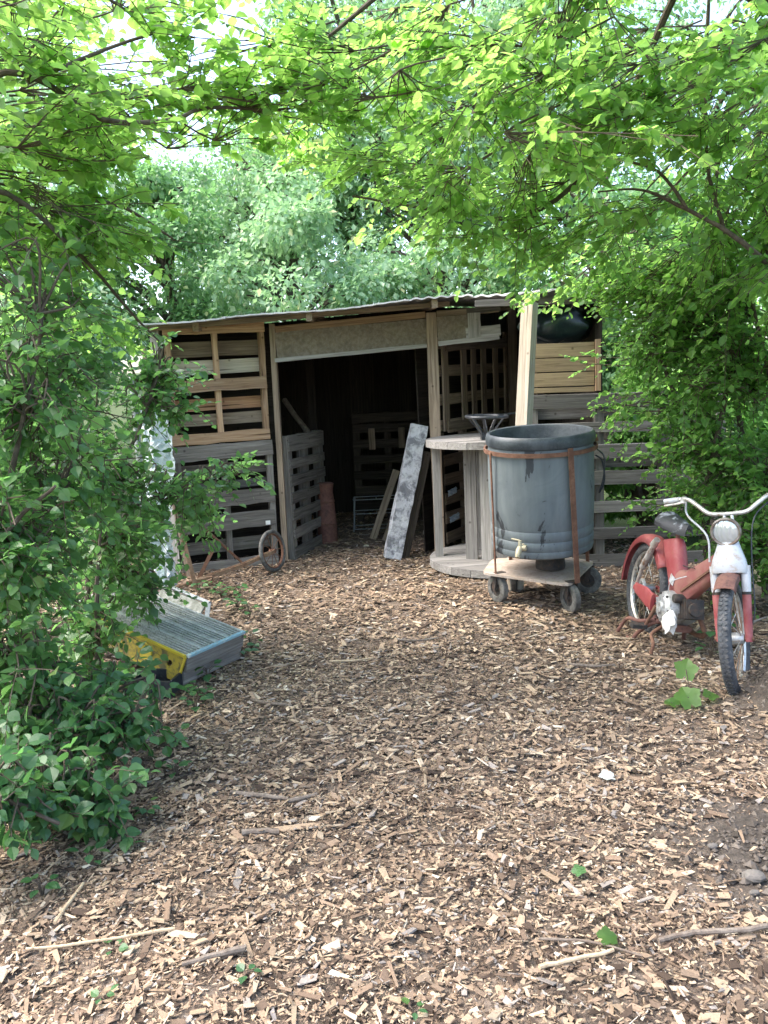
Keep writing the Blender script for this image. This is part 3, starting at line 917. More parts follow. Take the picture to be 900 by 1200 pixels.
# ------------------------------------------------------------------ things inside the doorway
pr = empty('concrete_beam', (0.07, 7.2, 0), 0, 'whitewashed rough concrete post leaning beside the right door post', 'post')
a, b = Vector((0.055, 7.17, 0.0)), Vector((0.355, 7.26, 1.205))
d = (b - a).normalized()
sx = Vector((1, 0.12, 0))
sx = (sx - d * sx.dot(d)).normalized()
sy = d.cross(sx)
rows = []
for i in range(15):
    u = i / 14
    row = []
    w_ = 0.078 - 0.004 * u
    ring = []
    for (p_, q_) in ((-1, -1), (0, -1.03), (1, -1), (1, 0), (1, 1), (0, 1), (-1, 1), (-1, 0), (-1, -1)):
        ring.append(a + d * (u * 1.245) + sx * (p_ * w_ + random.uniform(-1, 1) * 0.006) - sy * (q_ * 0.07 + random.uniform(-1, 1) * 0.005))
    ring[-1] = ring[0]
    rows.append(ring)
MB().grid(rows).add([q for q in rows[-1][:8]], [tuple(range(8))]).build('plaster_body', 'plaster', pr, smooth=False)
a2 = a + sx * 0.115 + Vector((0, 0.02, 0))
board('side_board', a2 + Z * 0.01, a2 + d * 1.02, sx, 0.075, 0.11, 'wood_shaded', pr)

drum = empty('milk_churn', (-0.585, 8.0, 0), 0, 'rusty red metal churn beside the pallet gate', 'churn')
MB().lathe([(0, 0), (0.098, 0), (0.102, 0.015), (0.098, 0.2), (0.103, 0.205), (0.103, 0.22), (0.096, 0.23), (0.084, 0.42), (0.088, 0.425), (0.088, 0.44), (0.082, 0.45)], 24, (-0.585, 8.0, 0.01)).build('body', 'rusty_red', drum, True)
MB().lathe([(0.082, 0.45), (0.078, 0.52), (0.086, 0.6), (0.09, 0.61), (0.07, 0.622), (0, 0.624)], 24, (-0.585, 8.0, 0.01)).build('neck', 'rusty_red', drum, True)

rack = empty('wire_rack', (-0.1, 8.7, 0), 0, 'thin grey metal rack on the floor inside the shed', 'rack')
r_ = MB()
for (x0, y0) in ((-0.34, 8.6), (0.16, 8.6), (-0.34, 8.85), (0.16, 8.85)):
    MB().tube([(x0, y0, 0), (x0 + 0.02, y0, 0.36)], 0.006, 6).build('leg', 'galvanised', rack)
for z in (0.03, 0.2, 0.355):
    q = MB()
    for a, b in (((-0.33, 8.6), (0.17, 8.6)), ((0.17, 8.6), (0.17, 8.85)), ((0.17, 8.85), (-0.33, 8.85)), ((-0.33, 8.85), (-0.33, 8.6)), ((-0.08, 8.6), (-0.08, 8.85))):
        q.tube([(*a, z), (*b, z)], 0.005, 6)
    q.build('shelf_frame', 'galvanised', rack)
for k, (a, b, lab) in enumerate([((-0.13, 8.15, 0.0), (0.15, 8.32, 0.69), 'short brown plank leaning behind the concrete post, farther from the door post'),
                                 ((0.0, 8.0, 0.0), (0.2, 8.14, 0.47), 'short brown plank leaning close behind the concrete post')]):
    tag(board('leaning_plank', a, b, (1, 0.2, 0), 0.07, 0.022, 'wood_brown', None), lab, 'plank')
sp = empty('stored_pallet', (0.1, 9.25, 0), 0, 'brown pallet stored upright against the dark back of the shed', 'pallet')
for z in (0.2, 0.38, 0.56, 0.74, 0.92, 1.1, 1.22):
    board('slat', (-0.32, 9.2, z), (0.5, 9.2, z), Z, 0.1, 0.018, 'wood_shaded', sp)  # brown pallet, coloured near-black to carry the interior shade
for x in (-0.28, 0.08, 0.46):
    board('stringer', (x, 9.26, 0.0), (x, 9.26, 1.28), (1, 0, 0), 0.08, 0.1, 'wood_shaded', sp)
for k, x in enumerate((-0.1, 0.24)):
    board('block', (x, 9.15, 0.86), (x, 9.15, 1.1), (1, 0, 0), 0.07, 0.05, 'wood_brown', sp)
q = MB().tube(smooth_path([(-0.98, 8.3, 1.48), (-0.86, 8.2, 1.30), (-0.76, 8.1, 1.18), (-0.73, 8.05, 1.12)], 4), [0.028] * 9 + [0.034] * 4, 8).build('crooked_branch', 'dead_wood', smooth=True)
tag(q, 'crooked bare branch resting on top of the pallet gate', 'branch')
q = MB()
for (x, z, w) in ((0.60, 0.53, 0.09), (0.61, 0.28, 0.10)):
    P = [[Vector((x + w * i / 6 + 0.01 * math.sin(3 * j), 7.30 + (x + w * i / 6 - 0.57) * 1.5 - 0.07 + 0.012 * math.sin(2.1 * i + j * 2), z + 0.055 * j / 4 + 0.02 * i / 6)) for j in range(5)] for i in range(7)]
    q.grid(P, (0.004, -0.004, 0))
    w2 = q.build('plastic_scrap', 'pale_blue_plastic')
    tag(w2, ('upper' if z > 0.4 else 'lower') + ' pale blue plastic scrap on the pallet slats under the reel top', 'plastic')
    q = MB()
tg = MB().box((-1.045, 7.035, 0.405), (0.042, 0.004, 0.036), Matrix.Rotation(0.33, 3, 'Z')).build('paper_tag', 'paper')
tag(tg, 'small white tag stuck on the grey pallet wall above the bicycle wheel', 'tag')

# ------------------------------------------------------------------ cable reel used as a table
reel = empty('cable_reel', (1.0, 6.74, 0), 0, 'weathered round wooden cable reel standing as a table beside the doorway', 'table')


def disc_planks(zc, th, nm, c=(1.0, 6.74), rad=0.62):
    n_ = 9
    ws = 2 * rad / n_
    for i in range(n_):
        y0, y1 = -rad + i * ws + 0.002, -rad + (i + 1) * ws - 0.002
        pts = []
        m_ = 14 if i in (0, n_ - 1) else 5
        for k in range(m_ + 1):
            y = y0 + (y1 - y0) * k / m_
            pts.append((-math.sqrt(max(rad * rad - y * y, 0.0004)), y))
        for k in range(m_, -1, -1):
            y = y0 + (y1 - y0) * k / m_
            pts.append((math.sqrt(max(rad * rad - y * y, 0.0004)), y))
        dz = random.uniform(-0.002, 0.002)
        ang = 0.12
        ca, sa2 = math.cos(ang), math.sin(ang)
        vs_ = []
        for zz in (zc - th / 2, zc + th / 2 + dz):
            for (x, y) in pts:
                vs_.append((c[0] + x * ca - y * sa2, c[1] + x * sa2 + y * ca, zz))
        k = len(pts)
        fs_ = [tuple(range(k)), tuple(range(k, 2 * k))[::-1]] + [(i2, i2 + k, (i2 + 1) % k + k, (i2 + 1) % k) for i2 in range(k)]
        MB().add(vs_, fs_).build('plank', 'wood_silver', reel)


disc_planks(1.072, 0.058, 'top')
disc_planks(0.048, 0.062, 'base')
for (x, y, w, t_) in ((0.468, 6.80, 0.065, 0.06), (0.735, 6.62, 0.10, 0.035), (0.86, 6.56, 0.10, 0.035), (0.98, 6.50, 0.10, 0.035), (1.10, 6.52, 0.10, 0.035), (1.22, 6.60, 0.10, 0.035), (0.86, 7.0, 0.1, 0.035), (1.1, 7.02, 0.1, 0.035), (1.25, 6.85, 0.1, 0.035)):
    board('stave', (x, y, 0.081), (x, y, 1.042), (1, -0.35 if x > 0.6 else 0, 0), w, t_, 'wood_silver', reel, 0.002)

# black flared basket on the reel
bk = empty('flared_basket', (0.84, 6.50, 1.103), 0, 'black metal basket with flared curved bars on the reel top', 'basket')
bc = Vector((0.86, 6.42, 1.103))
MB().box(bc + Z * 0.028, (0.10, 0.10, 0.055)).build('base_block', 'black_plastic', bk)
MB().torus(bc + Z * 0.185, (0.03, -0.02, 1), 0.165, 0.013, 30, 8).build('top_ring', 'black_plastic', bk, True)
for k in range(9):
    a = 2 * math.pi * k / 9 + 0.2
    u = Vector((math.cos(a), math.sin(a), 0))
    MB().bar(bc + u * 0.045 + Z * 0.04, bc + u * 0.085 + Z * 0.10, 0.026, 0.008, u.cross(Z)).bar(bc + u * 0.085 + Z * 0.10, bc + u * 0.152 + Z * 0.18, 0.02, 0.006, u.cross(Z)).build('rib', 'black_plastic', bk)
MB().bar(bc + Vector((0.1, 0.06, 0.19)), bc + Vector((0.27, 0.10, 0.20)), 0.03, 0.012, (0, 1, 0)).build('handle', 'black_plastic', bk)

# leaning prop post
pp = board('prop_post', (0.962, 5.84, -0.03), (1.152, 6.06, 2.13), (0.8, -0.6, 0), 0.095, 0.09, 'wood_pale', None, 0.003, 6)
tag(pp, 'pale square timber prop leaning up to the roof edge behind the barrel', 'post')

# ------------------------------------------------------------------ barrel on its trolley
tro = empty('barrel_trolley', (1.1, 5.45, 0), 0, 'low triangular trolley with caster wheels and rusty uprights under the barrel', 'trolley')
BC = Vector((1.10, 5.47, 0))
tri = [Vector((0.665, 5.40, 0.25)), Vector((1.20, 5.08, 0.218)), Vector((1.52, 5.66, 0.235)), Vector((1.30, 5.92, 0.235)), Vector((0.80, 5.85, 0.245))]
cut = []
for i, q in enumerate(tri):
    pv, nx2 = tri[i - 1], tri[(i + 1) % len(tri)]
    cut += [q + (pv - q).normalized() * 0.05, q + (pv - q).normalized() * 0.015 + (nx2 - q).normalized() * 0.015, q + (nx2 - q).normalized() * 0.05]
k = len(cut)
cen = sum(cut, Vector()) / k
vt = [q + Z * 0.0 for q in cut] + [q - Z * 0.016 for q in cut] + [cen, cen - Z * 0.016]
fs_ = [(i, (i + 1) % k, 2 * k) for i in range(k)] + [((i + 1) % k + k, i + k, 2 * k + 1) for i in range(k)] + [(i, i + k, (i + 1) % k + k, (i + 1) % k) for i in range(k)]
MB().add(vt, fs_).build('deck_plate', 'plate_dust', tro)


def caster(x, y, rz, r_=0.098):
    c = Vector((x, y, gz1(x, y) + r_ + 0.004))
    ax = Vector((math.cos(rz), math.sin(rz), 0))
    fwv = Vector((-ax.y, ax.x, 0))
    f = MB()
    for sgn in (-1, 1):
        f.bar(c + ax * sgn * 0.036, c + ax * sgn * 0.036 - fwv * 0.02 + Z * 0.115, 0.035, 0.005, fwv)
    f.box(c - fwv * 0.02 + Z * 0.117, (0.08, 0.05, 0.008), Matrix.Rotation(rz, 3, 'Z'))
    fk = f.build('caster_fork', 'dark_metal', tro)
    qm = ax.to_track_quat('Z', 'Y').to_matrix()
    MB().lathe([(0.055, -0.022), (0.085, -0.026), (r_, -0.018), (r_ + 0.001, 0.0), (r_, 0.018), (0.085, 0.026), (0.055, 0.022)], 28, c, qm, True).build('tyre', 'wheel_rubber', tro, True, parent=fk)
    MB().lathe([(0.0, -0.03), (0.02, -0.03), (0.022, -0.014), (0.056, -0.012), (0.056, 0.012), (0.022, 0.014), (0.02, 0.03), (0, 0.03)], 20, c, qm).build('hub', 'dark_metal', tro, True, parent=fk)


caster(0.775, 5.42, R(28))
caster(1.225, 5.17, R(20))
caster(1.47, 5.66, R(60))
caster(0.95, 5.80, R(-10))
# drum foot under the barrel and the tilted barrel itself
tilt = Matrix.Rotation(R(4.2), 3, 'X') @ Matrix.Rotation(R(-1.2), 3, 'Y')
MB().lathe([(0, 0), (0.10, 0), (0.105, 0.02), (0.095, 0.11), (0.11, 0.155), (0, 0.155)], 24, BC + Vector((0.06, 0.02, 0.24))).build('support_ring', 'dark_metal', tro, True)
for (dx, dy) in ((0.07, 0.02),):
    pass
bar = empty('water_barrel', BC + Z * 0.42, 0, 'big dusty blue-grey plastic barrel strapped upright on a trolley', 'barrel')
b0 = BC + Z * 0.40
body = [(0, 0), (0.325, 0.0), (0.345, 0.012), (0.352, 0.04), (0.346, 0.055), (0.352, 0.07), (0.352, 0.11), (0.346, 0.12), (0.352, 0.135), (0.353, 0.18), (0.3485, 0.19),
        (0.353, 0.205), (0.357, 0.32), (0.359, 0.45), (0.357, 0.66), (0.352, 0.735)]
MB().lathe(body, 56, b0, tilt).build('body', 'barrel_plastic', bar, True)
MB().lathe([(0.352, 0.735), (0.364, 0.742), (0.369, 0.76), (0.368, 0.79), (0.361, 0.812), (0.350, 0.820), (0.338, 0.814), (0.332, 0.79), (0.330, 0.6), (0.325, 0.40), (0, 0.39)], 56, b0, tilt).build('rim', 'barrel_rim', bar, True)


def bpt(ang, r_, z):
    return b0 + tilt @ Vector((r_ * math.cos(ang), r_ * math.sin(ang), z))


hoop = MB()
Nn = 48
for zz in (0,):
    vs_, fs_ = [], []
    for k in range(Nn):
        a = 2 * math.pi * k / Nn
        for rr, z in ((0.3725, 0.695), (0.383, 0.695), (0.383, 0.722), (0.3725, 0.722)):
            vs_.append(bpt(a, rr, z))
    for k in range(Nn):
        for j in range(4):
            fs_.append((k * 4 + j, ((k + 1) % Nn) * 4 + j, ((k + 1) % Nn) * 4 + (j + 1) % 4, k * 4 + (j + 1) % 4))
    hoop.add(vs_, fs_)
hoop.build('hoop', 'rust', tro, True)
for ang, foot, w in ((R(-72), (1.262, 5.125, 0.215), 0.036), (R(-158), (0.755, 5.37, 0.245), 0.014), (R(30), (1.47, 5.66, 0.23), 0.03), (R(120), (0.93, 5.80, 0.24), 0.03)):
    top = bpt(ang, 0.389, 0.745 if ang > -2 else 0.712)
    u = tilt @ Vector((-math.sin(ang), math.cos(ang), 0))
    MB().bar(foot, top, w, 0.008, u).build('upright', 'rust', tro)
MB().bar(bpt(R(12), 0.375, 0.71), bpt(R(12), 0.43, 0.725), 0.03, 0.008, Z).build('hoop_lug', 'rust', tro)
# tap at the foot of the barrel
ta = R(-122)
q0 = bpt(ta, 0.35, 0.10)
ud = (tilt @ Vector((math.cos(ta), math.sin(ta), 0)))
sd = Vector((-ud.y, ud.x, 0)).normalized()
tap = MB().tube([q0, q0 + ud * 0.05, q0 + ud * 0.075 - Z * 0.012, q0 + ud * 0.10 - Z * 0.05], [0.018, 0.02, 0.021, 0.015], 12).tube([q0 + ud * 0.05, q0 + ud * 0.05 + Z * 0.05], [0.016, 0.01], 10).build('tap', 'brass', bar, True)
MB().tube([q0 + ud * 0.05 + Z * 0.05 - sd * 0.005, q0 + ud * 0.05 + Z * 0.058 - sd * 0.06], [0.006, 0.005], 8).tube([q0 + ud * 0.045 + sd * 0.015, q0 + ud * 0.045 + sd * 0.04], [0.02, 0.018], 10).build('tap_lever', 'brass', bar, True, parent=tap)
cb = MB().tube(smooth_path([bpt(R(5), 0.39, 0.62), bpt(R(3), 0.43, 0.58), bpt(R(0), 0.44, 0.45), bpt(R(2), 0.41, 0.36), bpt(R(6), 0.45, 0.46), bpt(R(8), 0.46, 0.60), bpt(R(14), 0.42, 0.66)], 6), 0.006, 6).build('rubber_hose', 'black_plastic', smooth=True)
tag(cb, 'loop of thin black hose hanging at the side of the barrel', 'hose')

# ------------------------------------------------------------------ the moped
MX, MY = 1.576, 4.787
mz = gz1(MX, MY) - 0.02
mop = empty('moped', (MX, MY, mz), math.atan2(-1.0, 0.053), 'old red and white moped with rusty patches standing on its stand', 'moped')
mop.rotation_euler.x = R(-7.5)         # leans over on its stand
RX = Vector((0.0, 0.0, 0.285))          # rear axle, local: x forward, y rider's left
FX = Vector((1.03, 0.0, 0.292))         # front axle before steering
PIV = Vector((0.93, 0, 0.67))
AXS = Vector((-0.36, 0, 0.93)).normalized()
STEER = Matrix.Translation(PIV) @ Matrix.Rotation(R(-38), 4, AXS) @ Matrix.Translation(-PIV)


def mp_(mb, name, mat, smooth=True, parent=None, steer=False):
    if steer: mb.v = [tuple(STEER @ Vector(q)) for q in mb.v]
    return mb.build(name, mat, mop, smooth, world=False, parent=parent)


def wheel(c, steer, worn):
    y = Vector((0, 1, 0))
    root = mp_(MB().lathe([(0.0, -0.045), (0.022, -0.045), (0.03, -0.03), (0.03, 0.03), (0.022, 0.045), (0, 0.045)], 16, c, y.to_track_quat('Z', 'Y').to_matrix()), 'wheel_hub', 'engine_alloy', True, None, steer)
    t_ = MB()
    prof = [(0.252 + 0.036 * math.cos(a) if math.cos(a) > 0 else 0.252 + 0.022 * math.cos(a), 0.031 * math.sin(a)) for a in [2 * math.pi * k / 12 for k in range(12)]]
    t_.lathe(prof, 48, c, y.to_track_quat('Z', 'Y').to_matrix(), True)
    mp_(t_, 'tyre', 'tyre_rubber', True, root, steer)
    # tread ribs
    tr = MB()
    for k in range(72):
        a = 2 * math.pi * k / 72
        for sg in (-1, 1):
            ctr = c + Vector((0.287 * math.cos(a), sg * 0.0105, 0.287 * math.sin(a)))
            M3 = Matrix.Rotation(-a, 3, 'Y') @ Matrix.Rotation(sg * 0.5, 3, 'X')
            tr.box(ctr, (0.006, 0.014, 0.015), M3)
    mp_(tr, 'tread', 'tyre_rubber', False, root, steer)
    r2 = MB().lathe([(0.238, -0.02), (0.243, -0.022), (0.246, -0.017), (0.232, -0.008), (0.229, 0), (0.232, 0.008), (0.246, 0.017), (0.243, 0.022), (0.238, 0.02), (0.224, 0.006), (0.224, -0.006)], 48, c, y.to_track_quat('Z', 'Y').to_matrix(), True)
    mp_(r2, 'rim', 'chrome_dull' if worn else 'chrome_dull', True, root, steer)
    for k in range(28):
        a = 2 * math.pi * k / 28
        sg = 1 if k % 2 else -1
        a2 = a + (0.35 if (k // 2) % 2 else -0.35)
        mp_(MB().tube([c + Vector((0.026 * math.cos(a2), sg * 0.034, 0.026 * math.sin(a2))), c + Vector((0.227 * math.cos(a), sg * 0.004, 0.227 * math.sin(a)))], 0.0021, 5), 'spoke', 'rust_pale' if k % 3 else 'chrome_dull', True, root, steer)
    return root


wheel(RX, False, True)
wheel(FX, True, False)


def arc_guard(c, rad, a0, a1, w, drop, n=22):
    """curved mudguard: a band round the wheel with turned-down sides"""
    P = []
    for i in range(n + 1):
        a = a0 + (a1 - a0) * i / n
        row = []
        for (y, dr) in ((-w, drop), (-w * 0.92, drop * 0.35), (-w * 0.6, 0.004), (0, 0), (w * 0.6, 0.004), (w * 0.92, drop * 0.35), (w, drop)):
            rr = rad - dr
            row.append(c + Vector((rr * math.cos(a), y, rr * math.sin(a))))
        P.append(row)
    return P


g = MB().grid(arc_guard(RX + Vector((0, 0, 0.005)), 0.335, R(35), R(185), 0.055, 0.055))
rg = mp_(g, 'rear_mudguard', 'red_paint')
rg.modifiers.new('thick', 'SOLIDIFY').thickness = 0.003
g = MB().grid(arc_guard(FX + Vector((0, 0, 0.004)), 0.325, R(62), R(128), 0.05, 0.045))
fg = mp_(g, 'front_mudguard', 'rusty_red', True, None, True)
fg.modifiers.new('thick', 'SOLIDIFY').thickness = 0.003


def loft(secs, cap=True):
    """secs: list of rings (equal length lists of points)"""
    n = len(secs[0])
    vs_ = [q for s_ in secs for q in s_]
    fs_ = [(i * n + k, i * n + (k + 1) % n, (i + 1) * n + (k + 1) % n, (i + 1) * n + k) for i in range(len(secs) - 1) for k in range(n)]
    if cap:
        fs_ += [tuple(range(n))[::-1], tuple((len(secs) - 1) * n + k for k in range(n))]
    return MB().add(vs_, fs_)


def oval(c, xa, ya, rx, ry, n=14, pw=0.75):
    out = []
    for k in range(n):
        a = 2 * math.pi * k / n
        ca, sa2 = math.cos(a), math.sin(a)
        out.append(Vector(c) + Vector(xa) * rx * math.copysign(abs(ca) ** pw, ca) + Vector(ya) * ry * math.copysign(abs(sa2) ** pw, sa2))
    return out


# pressed-steel backbone from the head down to the engine
Yl = Vector((0, 1, 0))
sec = []
for (x, z, h, w) in ((0.90, 0.665, 0.055, 0.03), (0.80, 0.60, 0.062, 0.034), (0.68, 0.52, 0.072, 0.038), (0.56, 0.445, 0.085, 0.042), (0.47, 0.41, 0.10, 0.045), (0.38, 0.41, 0.10, 0.045)):
    nv = Vector((-0.56, 0, 0.83)) if x > 0.5 else Vector((-0.2, 0, 0.98))
    sec.append(oval((x, 0, z), nv, Yl, h, w))
mp_(loft(sec), 'main_frame', 'faded_red')
mp_(MB().bar((0.885, -0.041, 0.625), (0.55, -0.046, 0.405), 0.012, 0.006, (0, 0, 1)).bar((0.885, 0.041, 0.625), (0.55, 0.046, 0.405), 0.012, 0.006, (0, 0, 1)), 'frame_flange', 'rust')
# seat column, a broad plate widening into the mudguard
sec = []
for (x, z, h, w) in ((0.45, 0.36, 0.07, 0.045), (0.40, 0.45, 0.075, 0.045), (0.345, 0.54, 0.085, 0.045), (0.29, 0.615, 0.105, 0.042), (0.262, 0.645, 0.10, 0.03)):
    sec.append(oval((x, 0, z), (1, 0, 0.25), Yl, h, w))
mp_(loft(sec), 'seat_column', 'red_paint')
mp_(MB().box((0.425, -0.0475, 0.44), (0.055, 0.003, 0.05), Matrix.Rotation(0.3, 3, 'Y')), 'white_decal', 'white_paint', False)
mp_(MB().tube([(0.335, 0, 0.60), (0.31, 0, 0.72)], 0.014, 10), 'seat_post', 'rusty_red')
# saddle: wide at the rear, pointed at the front
P = []
for i in range(11):
    u = i / 10
    x = 0.17 + 0.28 * u
    w = 0.088 * (1 - u) ** 0.75 + 0.022
    if u < 0.12: w *= 0.75 + 2 * u
    row = []
    for j in range(9):
        s_ = -1 + 2 * j / 8
        row.append(Vector((x, s_ * w, 0.772 - 0.045 * abs(s_) ** 2.5 + 0.012 * math.cos(u * 3.0) + 0.012 * (u < 0.1))))
    P.append(row)
sd_ = mp_(MB().grid(P, (0, 0, -0.022)), 'saddle', 'worn_saddle')
for k in (-1, 1):
    mp_(MB().tube([(0.19, k * 0.05, 0.735), (0.19, k * 0.05, 0.70), (0.30, k * 0.025, 0.695), (0.42, k * 0.012, 0.735)], 0.005, 6), 'saddle_spring', 'dark_metal', True, sd_)
# shock absorbers, swing arm
for k in (-1, 1):
    sh = mp_(MB().tube([(0.19, k * 0.075, 0.60), (0.10, k * 0.078, 0.47), (0.07, k * 0.078, 0.43)], [0.017, 0.021, 0.021], 12), 'shock_absorber', 'worn_chrome')
    mp_(MB().tube([(0.07, k * 0.078, 0.43), (0.01, k * 0.075, 0.31)], [0.013, 0.012], 10), 'shock_rod', 'chrome_dull', True, sh)
    mp_(MB().tube([(0.18, k * 0.075, 0.59), (0.22, k * 0.075, 0.63)], [0.024, 0.019], 10), 'shock_cap', 'chrome_dull', True, sh)
    mp_(loft([oval((x, k * 0.07, z), (0, 0, 1), Yl, h, 0.013) for x, z, h in ((-0.02, 0.285, 0.018), (0.1, 0.29, 0.024), (0.25, 0.285, 0.034), (0.40, 0.28, 0.03))]), 'swing_arm', 'red_paint')
mp_(loft([oval((0.05, -0.095, 0.30), (0, 0, 1), Yl, 0.03, 0.008), oval((0.24, -0.10, 0.29), (0, 0, 1), Yl, 0.055, 0.012), oval((0.33, -0.10, 0.275), (0, 0, 1), Yl, 0.05, 0.012)]), 'chain_guard', 'red_paint')
# engine
ey = Vector((0, 1, 0)).to_track_quat('Z', 'Y').to_matrix()
en = mp_(MB().lathe([(0, -0.118), (0.03, -0.118), (0.036, -0.108), (0.062, -0.106), (0.07, -0.098), (0.09, -0.09), (0.098, -0.06), (0.1, -0.03), (0.1, 0.03), (0.08, 0.075), (0.05, 0.09), (0, 0.09)], 26, (0.46, 0, 0.285), ey), 'engine_case', 'engine_alloy')
mp_(MB().box((0.40, 0, 0.27), (0.14, 0.13, 0.10)), 'gearbox', 'engine_alloy', False, en)
for k in range(3):
    mp_(MB().box((0.43 + 0.03 * k, -0.108 + 0.004 * k, 0.29 + 0.012 * k), (0.010, 0.018, 0.09), Matrix.Rotation(-0.5, 3, 'Y')), 'case_rib', 'engine_alloy', False, en)
for k in range(6):
    mp_(MB().box((0.55 + 0.018 * k, 0.005, 0.30 + 0.006 * k), (0.006, 0.10, 0.105), Matrix.Rotation(-0.3, 3, 'Y')), 'cooling_fin', 'dark_metal', False, en)
mp_(MB().tube([(0.53, 0.0, 0.295), (0.67, 0.0, 0.335)], [0.035, 0.038], 14), 'cylinder', 'dark_metal', True, en)
mp_(MB().tube(smooth_path([(0.60, 0.06, 0.27), (0.60, 0.1, 0.18), (0.45, 0.11, 0.145), (0.1, 0.115, 0.16), (-0.2, 0.115, 0.2)], 4), [0.014] * 9 + [0.026] * 8, 10), 'exhaust_pipe', 'rust')
mp_(MB().lathe([(0.0, -0.03), (0.022, -0.03), (0.026, -0.02), (0.026, 0.03), (0.018, 0.05), (0, 0.05)], 16, (0.56, -0.055, 0.365), ey), 'carburettor', 'dark_metal', True, en)
for k in range(6):
    a = 2 * math.pi * k / 6
    mp_(MB().tube([(0.46 + 0.083 * math.cos(a), -0.088, 0.285 + 0.083 * math.sin(a)), (0.46 + 0.083 * math.cos(a), -0.102, 0.285 + 0.083 * math.sin(a))], 0.006, 6), 'case_bolt', 'dark_metal', False, en)
ch = MB()
for k in range(34):
    u = k / 33
    for zz in (0.325 - 0.012 * u - 0.02 * math.sin(math.pi * u), 0.235 + 0.02 * u - 0.03 * math.sin(math.pi * u)):
        ch.box((0.02 + 0.36 * u, 0.062, zz), (0.011, 0.008 if k % 2 else 0.012, 0.009))
mp_(ch, 'chain', 'rust', False)
mp_(MB().tube(smooth_path([STEER @ Vector((0.76, 0.215, 0.95)), STEER @ Vector((0.86, 0.12, 0.86)), STEER @ Vector((0.93, 0.10, 0.66)), STEER @ Vector((1.0, 0.10, 0.42)), STEER @ Vector((1.02, 0.06, 0.32))], 5), 0.0035, 6), 'brake_cable', 'black_plastic')
mp_(MB().lathe([(0.0, -0.05), (0.055, -0.05), (0.06, -0.042), (0.06, -0.03), (0.0, -0.03)], 20, FX, Vector((0, 1, 0)).to_track_quat('Z', 'Y').to_matrix()), 'brake_drum', 'engine_alloy', True, None, True)
mp_(MB().lathe([(0.0, -0.05), (0.055, -0.05), (0.06, -0.042), (0.06, -0.03), (0.0, -0.03)], 20, RX, Vector((0, 1, 0)).to_track_quat('Z', 'Y').to_matrix()), 'brake_drum', 'engine_alloy')
mp_(MB().tube([(-0.30, 0, 0.43), (-0.335, 0, 0.44)], [0.02, 0.022], 12), 'tail_lamp', 'red_paint')
# pedal cranks and centre stand
cr = mp_(MB().tube([(0.40, -0.11, 0.275), (0.36, -0.135, 0.15)], 0.009, 8), 'pedal_crank', 'rust')
mp_(MB().box((0.355, -0.175, 0.14), (0.06, 0.085, 0.022)), 'pedal', 'dark_metal', False, cr)
cr = mp_(MB().tube([(0.40, 0.11, 0.275), (0.44, 0.135, 0.40)], 0.009, 8), 'pedal_crank', 'rust')
mp_(MB().box((0.445, 0.175, 0.41), (0.06, 0.085, 0.022)), 'pedal', 'dark_metal', False, cr)
for k in (-1, 1):
    mp_(MB().tube(smooth_path([(0.42, k * 0.05, 0.2), (0.36, k * 0.1, 0.16), (0.28, k * 0.14, 0.08), (0.25, k * 0.16, 0.02), (0.20, k * 0.165, 0.025)], 4), 0.012, 8), 'stand_leg', 'rusty_red')
mp_(MB().tube(smooth_path([(0.38, -0.09, 0.19), (0.30, -0.15, 0.155), (0.17, -0.17, 0.13), (0.10, -0.19, 0.03)], 5), 0.011, 8), 'foot_lever', 'rusty_red')
mp_(MB().tube(smooth_path([(0.5, -0.08, 0.20), (0.47, -0.14, 0.13), (0.53, -0.15, 0.09), (0.54, -0.16, 0.03)], 5), 0.010, 8), 'foot_lever', 'rust')
mp_(loft([oval((x, 0, z), (0, 0, 1), Yl, 0.02, 0.05) for x, z in ((0.25, 0.17), (0.4, 0.17), (0.55, 0.19))]), 'under_frame', 'rusty_red')
# fork: white nacelle, white upper tubes, red lower legs
sec = []
for (t_, rx_, ry_) in ((-0.07, 0.042, 0.082), (-0.045, 0.056, 0.086), (0.0, 0.06, 0.078), (0.045, 0.054, 0.062), (0.09, 0.045, 0.048), (0.12, 0.03, 0.036)):
    c = PIV + AXS * t_ + Vector((0.02, 0, 0))
    sec.append(oval(c, (0.93, 0, 0.36), Yl, rx_, ry_, 18, 0.85))
mp_(loft(sec), 'fork_shroud', 'white_paint', True, None, True)
for k in (-1, 1):
    f0 = PIV + AXS * -0.03 + Vector((0.015, k * 0.072, 0))
    f1 = FX + Vector((0.0, k * 0.066, 0.0))
    d_ = (f1 - f0)
    lg = mp_(MB().tube([f0, f0 + d_ * 0.36], [0.023, 0.022], 14), 'fork_tube', 'white_paint', True, None, True)
    mp_(MB().tube([f0 + d_ * 0.355, f0 + d_ * 0.40], [0.021, 0.021], 12), 'fork_seal', 'dark_metal', True, lg, True)
    mp_(MB().tube([f0 + d_ * 0.40, f0 + d_ * 0.8, f0 + d_ * 1.04], [0.021, 0.02, 0.018], 12), 'fork_leg', 'red_paint', True, lg, True)
    mp_(MB().tube([f1 - Yl * k * 0.03, f1 + Yl * k * 0.025], 0.012, 10), 'axle_nut', 'rust', True, lg, True)
